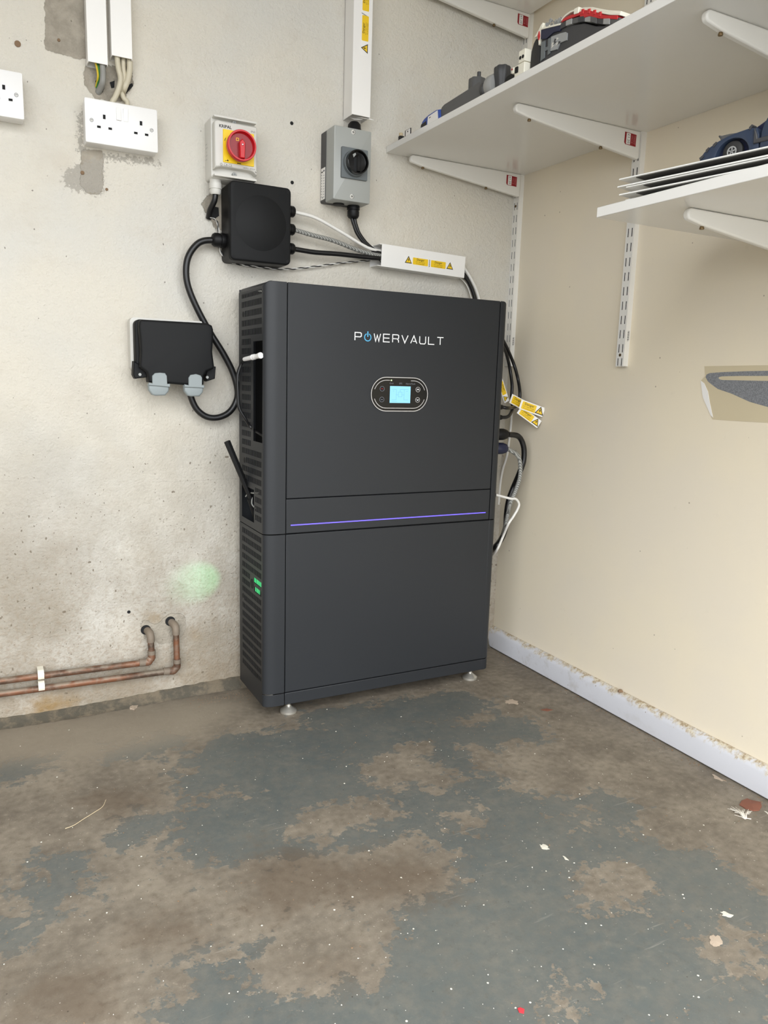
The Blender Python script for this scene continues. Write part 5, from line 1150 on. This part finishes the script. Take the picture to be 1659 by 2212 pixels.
mb.prism(CS, cz([(0.587, 0.012), (0.586, 0.045), (0.598, 0.0440), (0.599, 0.014)]), 0, 0.002, 'iso_dark'); mb.prism(CS, cz([(0.599, 0.0255), (0.599, 0.0320), (0.607, 0.0310), (0.607, 0.0250)]), 0, 0.002, 'iso_dark'); mb.prism(CS, cz([(0.607, 0.016), (0.606, 0.044), (0.613, 0.0435), (0.614, 0.017)]), 0, 0.002, 'iso_dark'); mb.build('side_panel', car, bevel=0.0005)
mb = MB(); mb.prism(CS, cz([(0.6155, 0.020), (0.6150, 0.044), (0.640, 0.0410), (0.655, 0.0380), (0.659, 0.0350), (0.659, 0.0235), (0.640, 0.0250), (0.634, 0.0170)]), 0, 0.0024, 'clear')
for i in range(7): mb.prism(CS, cz([(0.618+0.006*(i % 4), 0.024+0.004*(i % 3)), (0.620+0.006*(i % 4), 0.029+0.004*(i % 3)), (0.626+0.006*(i % 4), 0.026+0.004*(i % 3))]), 0.0024, 0.0028, 'charcoal' if i % 2 else 'iso_grey')
mb.build('sticker', car)
mb = MB(); rail = [(0.640, 0.0560), (0.656, 0.0555), (0.672, 0.0535), (0.688, 0.0500), (0.704, 0.0455), (0.720, 0.0395), (0.736, 0.0310), (0.752, 0.0240), (0.768, 0.0185), (0.790, 0.012)]
for i in range(9):
    a, h0 = rail[i]; a2, h2 = rail[i+1]; mb.prism(CS, cz([(a, h0-0.0085), (a, h0), (a2-0.0006, h2+0.0004), (a2-0.0006, h2-0.0085)]), -0.03, 0.003+0.0012*(i % 2), ('charcoal', 'toy_light', 'toy_grey')[i % 3])
mb.build('roof_rail', car, bevel=0.0006)
mb = MB()
mb.prism(CS, cz([(0.640, 0.0590), (0.648, 0.0625), (0.664, 0.0615), (0.690, 0.0580), (0.700, 0.0520), (0.690, 0.0520), (0.664, 0.0560)]), -0.08, 0.003, 'toy_red')
mb.prism(CS, cz([(0.692, 0.0450), (0.692, 0.0570), (0.704, 0.0550), (0.716, 0.0500), (0.730, 0.0420), (0.745, 0.0330), (0.765, 0.0240), (0.785, 0.017), (0.785, 0.011), (0.74, 0.0285), (0.716, 0.0410)]), -0.08, 0.004, 'toy_red')
for a, b in ((0.696, 0.0575), (0.712, 0.0520), (0.726, 0.0450), (0.740, 0.0370)): mb.prism(CS, cz([(a, b-0.006), (a, b+0.0012), (a+0.006, b), (a+0.006, b-0.008)]), -0.06, 0.005, 'toy_red')
mb.build('red_body_shell', car, bevel=0.0006)
mb = MB(); arcp = [(0.640, 0.0640), (0.650, 0.0680), (0.664, 0.0690), (0.680, 0.0660), (0.700, 0.0610), (0.720, 0.0540), (0.742, 0.0430), (0.765, 0.0320), (0.79, 0.022)]
mb.prism(CS, cz(arcp+[(a, b-0.0030) for a, b in arcp[::-1]]), -0.09, 0.002, 'toy_white'); arcp = [(0.676, 0.0640), (0.700, 0.0580), (0.720, 0.0510), (0.742, 0.0400), (0.765, 0.0290), (0.79, 0.0195)]
mb.prism(CS, cz(arcp+[(a, b-0.0040) for a, b in arcp[::-1]]), -0.09, 0.003, 'toy_white'); mb.prism(CS, cz([(0.676, 0.0580), (0.676, 0.0670), (0.688, 0.0660), (0.688, 0.0560)]), -0.01, 0.0045, 'toy_white'); mb.build('white_roof_arch', car, bevel=0.0006)
mb = MB(); mb.prism(CS, cz([(0.5645, 0.0600), (0.5700, 0.0640), (0.5760, 0.0690), (0.5830, 0.0760), (0.5880, 0.0775), (0.5880, 0.0720), (0.5840, 0.0660), (0.5835, 0.0540), (0.5820, 0.0440), (0.5790, 0.0420), (0.5770, 0.0520), (0.5720, 0.0600)]), -0.12, 0.002, 'toy_white'); mb.prism(CS, cz([(0.5760, 0.0580), (0.5800, 0.0660), (0.5830, 0.0560), (0.5800, 0.0500)]), 0.002, 0.004, 'toy_red'); mb.prism(CS, cz([(0.5850, 0.0660), (0.5850, 0.0690), (0.612, 0.0635), (0.640, 0.0575), (0.640, 0.0545), (0.612, 0.0605)]), -0.05, 0.0035, 'toy_white'); mb.build('mudguard', car, bevel=0.0005)
wh = MB(); wh.prism(CS, cz([(0.5535, 0), (0.5530, 0.020), (0.5545, 0.040), (0.5600, 0.052), (0.5660, 0.0580), (0.5720, 0.0570), (0.5770, 0.048), (0.5800, 0.034), (0.5810, 0.0)]), -0.05, 0.0, 'tyre', taper=0.003, steps=3); wh.build('tyre', car, smooth=True)
mb = MB(); rr_ = random.Random(3)
for i in range(30):
    a = rr_.uniform(0.594, 0.634); r_ = rr_.uniform(0.002, 0.005); h = rr_.uniform(0.066, 0.0765)-max(0, a-0.612)*0.35; mb.prism(side(-0.395+rr_.uniform(-.004, .006)), [(a, ZS+h-r_), (a+r_, ZS+h), (a+r_*0.4, ZS+h+r_*0.8), (a-r_*0.8, ZS+h+r_*0.3)], 0, 0.0015, 'clear' if i % 2 else 'toy_light')
o = mb.build('clear_engine_cover', car)

# ------------------------------------------------------------------ blue toy vehicle on the panels
ZQ = 1.1366
tv = thing('toy_vehicle', (-0.33, -1.05, ZQ), 'slate blue toy vehicle with a wheel arch, parked on the stack of white panels', 'toy car')
VP = Pl((0, 0, 0), PR, (0, 0, 1)); VP.O = Vector((-0.3795, -0.9560, 0))+PQ*0.04; VP.N = VP.R.cross(VP.U)
# along = distance towards the camera, up = z; the nose points to the corner
def vz(L): return [(a, ZQ+b) for a, b in L]
ac, az, ar = 0.0285, 0.0085, 0.0265
arch = [(ac+ar*math.cos(math.radians(t_)), az+ar*0.93*math.sin(math.radians(t_))) for t_ in np.linspace(180, 0, 16)]
outer = [(-0.0235, 0.0), (-0.0230, 0.0140), (-0.0174, 0.0215), (-0.0105, 0.0270), (-0.003, 0.0300), (0.006, 0.0340), (0.018, 0.0375), (0.030, 0.0395), (0.044, 0.0410), (0.0535, 0.0420), (0.064, 0.0400), (0.068, 0.0300), (0.070, 0.0)]
mb = MB(); mb.prism(VP, vz(outer+[(arch[-1][0], 0.0)]+arch[::-1]+[(arch[0][0], 0.0)]), -0.014, 0.0, 'toy_blue', taper=0.0012, steps=2); mb.build('wing', tv, smooth=True)
mb = MB(); mb.prism(VP, vz([(-0.022, 0.0), (-0.018, 0.012), (0.0, 0.026), (0.050, 0.037), (0.08, 0.040), (0.26, 0.040), (0.26, 0.0)]), -0.11, -0.012, 'navy', taper=0.002); mb.build('body', tv, smooth=True)
mb = MB(); c0 = VP.p(0.0265, ZQ+0.0155, -0.0125); mb.lathe(c0, VP.N, [(0, 0.0150), (0.001, 0.0155), (0.007, 0.0155), (0.0085, 0.0135), (0.0085, 0.0080)], 'tyre', 28); whl = mb.build('tyre', tv, smooth=True)
WP = Pl(VP.p(0, 0, -0.0038), VP.R, VP.U)
mb = MB(); mb.stroke(WP, circ(0.0265, ZQ+0.0155, 0.0066, 20), 0.0018, 0, 0.0008, 'toy_light', closed=True)
for i in range(5):
    a = math.radians(72*i+18); mb.stroke(WP, [(0.0265, ZQ+0.0155), (0.0265+0.0062*math.cos(a), ZQ+0.0155+0.0062*math.sin(a))], 0.0018, 0, 0.0006, 'toy_light')
mb.build('wheel_rim', tv)
mb = MB()
for a, b, w_ in ((-0.0215, 0.0150, 0.006), (-0.0120, 0.0245, 0.004), (-0.0010, 0.0300, 0.005), (0.0540, 0.0425, 0.004)): mb.prism(VP, vz([(a, b-0.004), (a-0.002, b), (a+w_*0.6, b+0.0035), (a+w_, b+0.001)]), -0.012, 0.0012, 'charcoal')
mb.build('latch', tv)
mb = MB(); mb.prism(VP, vz([(-0.0045, 0.0455), (-0.0035, 0.0470), (0.001, 0.0455), (0.014, 0.0455), (0.024, 0.0445), (0.020, 0.0390), (0.008, 0.0360), (0.001, 0.0370), (-0.0015, 0.0420)]), -0.045, -0.014, 'toy_grey', taper=0.0015); mb.build('fin', tv, smooth=True)
mb = MB(); mb.prism(VP, vz([(0.042, 0.0400), (0.060, 0.0480), (0.076, 0.0560), (0.095, 0.0680), (0.13, 0.0700), (0.13, 0.035), (0.07, 0.035)]), -0.090, -0.014, 'navy', taper=0.002); mb.build('cockpit', tv, smooth=True)
mb = MB(); mb.prism(VP, vz([(0.071, 0.0), (0.0715, 0.032), (0.074, 0.042), (0.078, 0.050), (0.090, 0.058), (0.13, 0.056), (0.13, 0.0)]), -0.016, 0.001, 'toy_blue', taper=0.002, steps=2); mb.build('rear_wing', tv, smooth=True)
mb = MB(); mb.prism(VP, vz([(0.062, 0.018), (0.0615, 0.040), (0.066, 0.030), (0.0675, 0.024), (0.10, 0.026), (0.10, 0.018)]), 0.0, 0.003, 'charcoal', taper=0.001); mb.build('side_intake', tv)

# ------------------------------------------------------------------ masking film with grey decal on the right wall
dc = thing('wall_decal', (0, -0.8, 0.735), 'cream backing sheet with a grey hull-shaped decal stuck on the right wall', 'decal')
RW = side(0.0)
def rw(L): return [(-a, b) for a, b in L]
mb = MB(); mb.prism(RW, rw([(-0.6851, 0.8457), (-0.69, 0.8256), (-0.6805, 0.8159), (-0.691, 0.7794), (-0.7197, 0.7363), (-0.7865, 0.7366), (-0.8474, 0.7377), (-0.9693, 0.7356), (-0.9536, 0.8522), (-0.8332, 0.8475)]), 0.0002, 0.0009, 'tape'); mb.build('backing_sheet', dc)
mb = MB(); mb.prism(RW, rw([(-0.6794, 0.8159), (-0.6896, 0.7812), (-0.714, 0.7446), (-0.7204, 0.7402), (-0.7085, 0.7704), (-0.701, 0.7932), (-0.6895, 0.8102)]), 0.0009, 0.0015, 'label_white'); mb.build('folded_edge', dc)
top_ = [(-0.6915, 0.8228), (-0.6931, 0.8285), (-0.7009, 0.8315), (-0.7303, 0.8336), (-0.7845, 0.8357), (-0.8346, 0.8369), (-0.9551, 0.8408)]
bot_ = [(-0.9693, 0.7356), (-0.9049, 0.7483), (-0.8435, 0.7679), (-0.8026, 0.7761), (-0.7579, 0.7911), (-0.7244, 0.7995), (-0.7109, 0.8068), (-0.6984, 0.8142)]
slot_ = [(-0.7227, 0.8222), (-0.7266, 0.8185), (-0.7346, 0.8177), (-0.8371, 0.8175), (-0.9581, 0.8186), (-0.9568, 0.8285), (-0.8358, 0.8272), (-0.775, 0.8265), (-0.7314, 0.8251), (-0.7248, 0.8241)]
U_ = rw(top_)[:-1]
mb = MB()
mb.prism(RW, rw(top_+[(-0.9568, 0.8285), (-0.8358, 0.8272), (-0.775, 0.8265), (-0.7314, 0.8251), (-0.7238, 0.8232)]), 0.0009, 0.0013, 'vinyl')
mb.prism(RW, rw([(-0.6915, 0.8228), (-0.7238, 0.8232), (-0.7241, 0.8203), (-0.7289, 0.8185), (-0.7346, 0.8177), (-0.8371, 0.8175), (-0.9581, 0.8186)]+bot_), 0.0009, 0.0013, 'vinyl')
mb.build('grey_decal', dc)

# ------------------------------------------------------------------ bits on the floor
def chip(name, pts, m, h, label, cat, lift=0.0):
    cx = sum(p[0] for p in pts)/len(pts); cy = sum(p[1] for p in pts)/len(pts)
    if m in ('flake', 'peach_chip'):
        q = []
        for i, p in enumerate(pts):
            p2 = pts[(i+1) % len(pts)]
            for t in (0.0, 0.33, 0.66):
                x = p[0]*(1-t)+p2[0]*t; y = p[1]*(1-t)+p2[1]*t; k_ = random.uniform(0.55, 0.95)
                q.append((cx+(x-cx)*k_, cy+(y-cy)*k_))
        pts = q
    n = len(pts)
    vs = [(x, y, 0.0004) for x, y in pts]+[(x, y, h*0.5+random.uniform(0, h*0.4)) for x, y in pts]+[(cx, cy, h+lift)]
    fs = [tuple(range(n))[::-1]]+[(i, (i+1) % n, n+(i+1) % n, n+i) for i in range(n)]+[(n+i, n+(i+1) % n, 2*n) for i in range(n)]
    ar = sum(pts[i][0]*pts[(i+1) % n][1]-pts[(i+1) % n][0]*pts[i][1] for i in range(n))
    if ar < 0: fs = [f[::-1] for f in fs]
    mb = MB(); mb.add(vs, fs, m); o = mb.build(name); return tag(o, label, cat)
chip('dry_leaf', [(-0.0851, -0.9426), (-0.0691, -0.9354), (-0.0513, -0.9344), (-0.049, -0.941), (-0.0387, -0.9548), (-0.0505, -0.9656), (-0.0665, -0.9724), (-0.078, -0.9689), (-0.0858, -0.9565)], 'leaf', 0.0035, 'curled reddish brown dry leaf beside the skirting', 'leaf')
chip('dry_leaf', [(-0.0356, -0.8334), (-0.0272, -0.8393), (-0.0315, -0.86), (-0.0295, -0.873), (-0.0411, -0.8678), (-0.0463, -0.8492)], 'peach_chip', 0.0012, 'flat pale leaf fragment close to the skirting, left of the brown leaf', 'leaf')
t = thing('feather', (-0.115, -0.962, 0), 'small fluffy white feather left of the brown leaf', 'feather')
mb = MB(); fo = [(-0.1154, -0.9792)][0]
for i in range(46):
    a = random.uniform(-0.50, 0.50); L_ = random.uniform(0.020, 0.038); fd = [(-0.0881, -0.9376)][0]; d0 = math.atan2(fd[1]-fo[1], fd[0]-fo[0])+a
    st = (fo[0]+random.uniform(-.004, .002), fo[1]+random.uniform(-.002, .004), 0.001)
    mb.tube([st, (st[0]+math.cos(d0)*L_*0.5, st[1]+math.sin(d0)*L_*0.5, 0.003+random.uniform(0, .003)), (st[0]+math.cos(d0+a*0.4)*L_, st[1]+math.sin(d0+a*0.4)*L_, 0.0015)], 0.0004, 'feather', 4)
mb.build('barbs', t)
mb = MB(); mb.tube([(fo[0]+0.008, fo[1]-0.006, 0.0012), (fo[0], fo[1], 0.0018), (fo[0]-0.012, fo[1]+0.015, 0.003)], 0.0008, 'feather', 6, rf=lambda t: 0.001*(1-0.7*t)); mb.build('quill', t)
mb = MB(); mb.tube(spline([(a, b, 0.0010+0.0015*math.sin(i)) for i, (a, b) in enumerate([(-1.264, -0.4841), (-1.249, -0.4816), (-1.232, -0.4688), (-1.21, -0.4511), (-1.195, -0.4363), (-1.186, -0.4142)])]), 0.0006, 'straw', 6); tag(mb.build('straw', smooth=True), 'long curved dry straw lying on the floor at the left', 'straw')
chip('red_fleck', [(-0.7793, -1.149), (-0.7751, -1.149), (-0.772, -1.154), (-0.7768, -1.159), (-0.7812, -1.155)], 'red_fleck', 0.0015, 'small red fleck near the bottom edge of the photo', 'debris')
chip('paint_chip', [(-0.526, -0.8763), (-0.5152, -0.8783), (-0.5126, -0.8915), (-0.5196, -0.8999), (-0.5284, -0.8958), (-0.5307, -0.886)], 'flake', 0.0012, 'largest white paint chip in the middle of the floor', 'debris')
chip('paint_chip', [(-0.5099, -0.9188), (-0.5059, -0.9249), (-0.5073, -0.9383), (-0.5137, -0.9339)], 'flake', 0.0010, 'slim white paint chip just right of the largest one', 'debris')
chip('paint_chip', [(-0.4478, -1.169), (-0.4338, -1.163), (-0.4213, -1.167), (-0.4299, -1.183), (-0.4453, -1.193), (-0.4514, -1.186), (-0.4548, -1.179)], 'peach_chip', 0.0012, 'peach coloured paint chip on the floor at the right', 'debris')
chip('paint_chip', [(-0.3804, -1.136), (-0.3704, -1.137), (-0.3662, -1.151), (-0.3714, -1.157), (-0.381, -1.151), (-0.3849, -1.143)], 'flake', 0.0010, 'off-white paint chip above the peach one', 'debris')
chip('plaster_crumb', [(-1.081, -0.011), (-1.07, -0.0011), (-1.058, -0.0095), (-1.057, -0.03), (-1.071, -0.0379), (-1.08, -0.0283)], 'peach_chip', 0.004, 'plaster crumb on the floor below the copper pipes', 'debris')
chip('paint_chip', [(-0.216, -0.3519), (-0.1964, -0.345), (-0.1826, -0.3541), (-0.1796, -0.3771), (-0.1983, -0.3901), (-0.2161, -0.3793), (-0.224, -0.3667)], 'peach_chip', 0.0008, 'oval pale paint chip right of the cabinet foot', 'debris')
chip('dry_leaf', [(-0.1639, -0.4348), (-0.1457, -0.434), (-0.136, -0.4471), (-0.1542, -0.4479)], 'leaf', 0.0015, 'thin brown leaf sliver right of the cabinet', 'leaf')
chip('paint_chip', [(-0.059, -0.9759), (-0.0554, -0.9793), (-0.0578, -0.9938), (-0.0632, -1.002), (-0.0644, -0.9907)], 'flake', 0.0014, 'white sliver at the right edge beside the brown leaf', 'debris')
mb = MB(); c_ = [(-0.5373, 0.0826)][0]
for i in range(5): mb.lathe((-0.008+random.uniform(-.003, .003), c_[0]+random.uniform(-.004, .004), 0.0625), (random.uniform(-.3, .3), random.uniform(-.3, .3), 1), [(0, 0.004), (0.003, 0.005), (0.006, 0.002)], 'mud', 7)
tag(mb.build('mud_lump'), 'small lump of dried mud on top of the skirting board', 'debris')
# scattered tiny specks: nobody could count them
vs = []; fs = []
def speck(x, y, r, h):
    b = len(vs); n = 5; a0 = random.uniform(0, 6.28)
    for i in range(n): vs.append((x+r*math.cos(a0+i*1.2566)*random.uniform(.7, 1.2), y+r*math.sin(a0+i*1.2566)*random.uniform(.7, 1.2), 0.0003))
    vs.append((x, y, h)); fs.extend([(b+i, b+(i+1) % n, b+n) for i in range(n)])
for i in range(620):
    x = random.uniform(-1.5, -0.03); y = random.uniform(-1.4, -0.06); dens = 0.25+0.75*max(0, min(1, (-y-0.35)/0.6))*max(0.25, min(1, (x+1.45)/0.7))
    if random.random() < dens: speck(x, y, random.choice((0.0006, 0.0008, 0.0010, 0.0013, 0.0018)), random.uniform(0.0006, 0.0015))
mb = MB(); mb.add(vs, fs, 'flake'); o = mb.build('paint_speck'); tag(o, 'scattered tiny white paint specks over the floor', 'debris', kind='stuff')
vs = []; fs = []
for i in range(170):
    speck(random.uniform(-1.5, -0.03), random.uniform(-1.4, -0.04), random.choice((0.0008, 0.0012, 0.0018)), random.uniform(0.0006, 0.0014))
for i in range(160):
    y = random.uniform(-1.0, -0.03); speck(-0.019-abs(random.gauss(0, 0.012)), y, random.uniform(0.0008, 0.0024), random.uniform(0.0006, 0.002))
for i in range(90): speck(random.uniform(-0.95, -0.78), -0.03-abs(random.gauss(0, 0.03)), random.uniform(0.0008, 0.002), 0.0012)
mb = MB(); mb.add(vs, fs, 'mud'); o = mb.build('grit'); tag(o, 'dark grit and crumbs scattered over the floor and along the skirting', 'debris', kind='stuff')
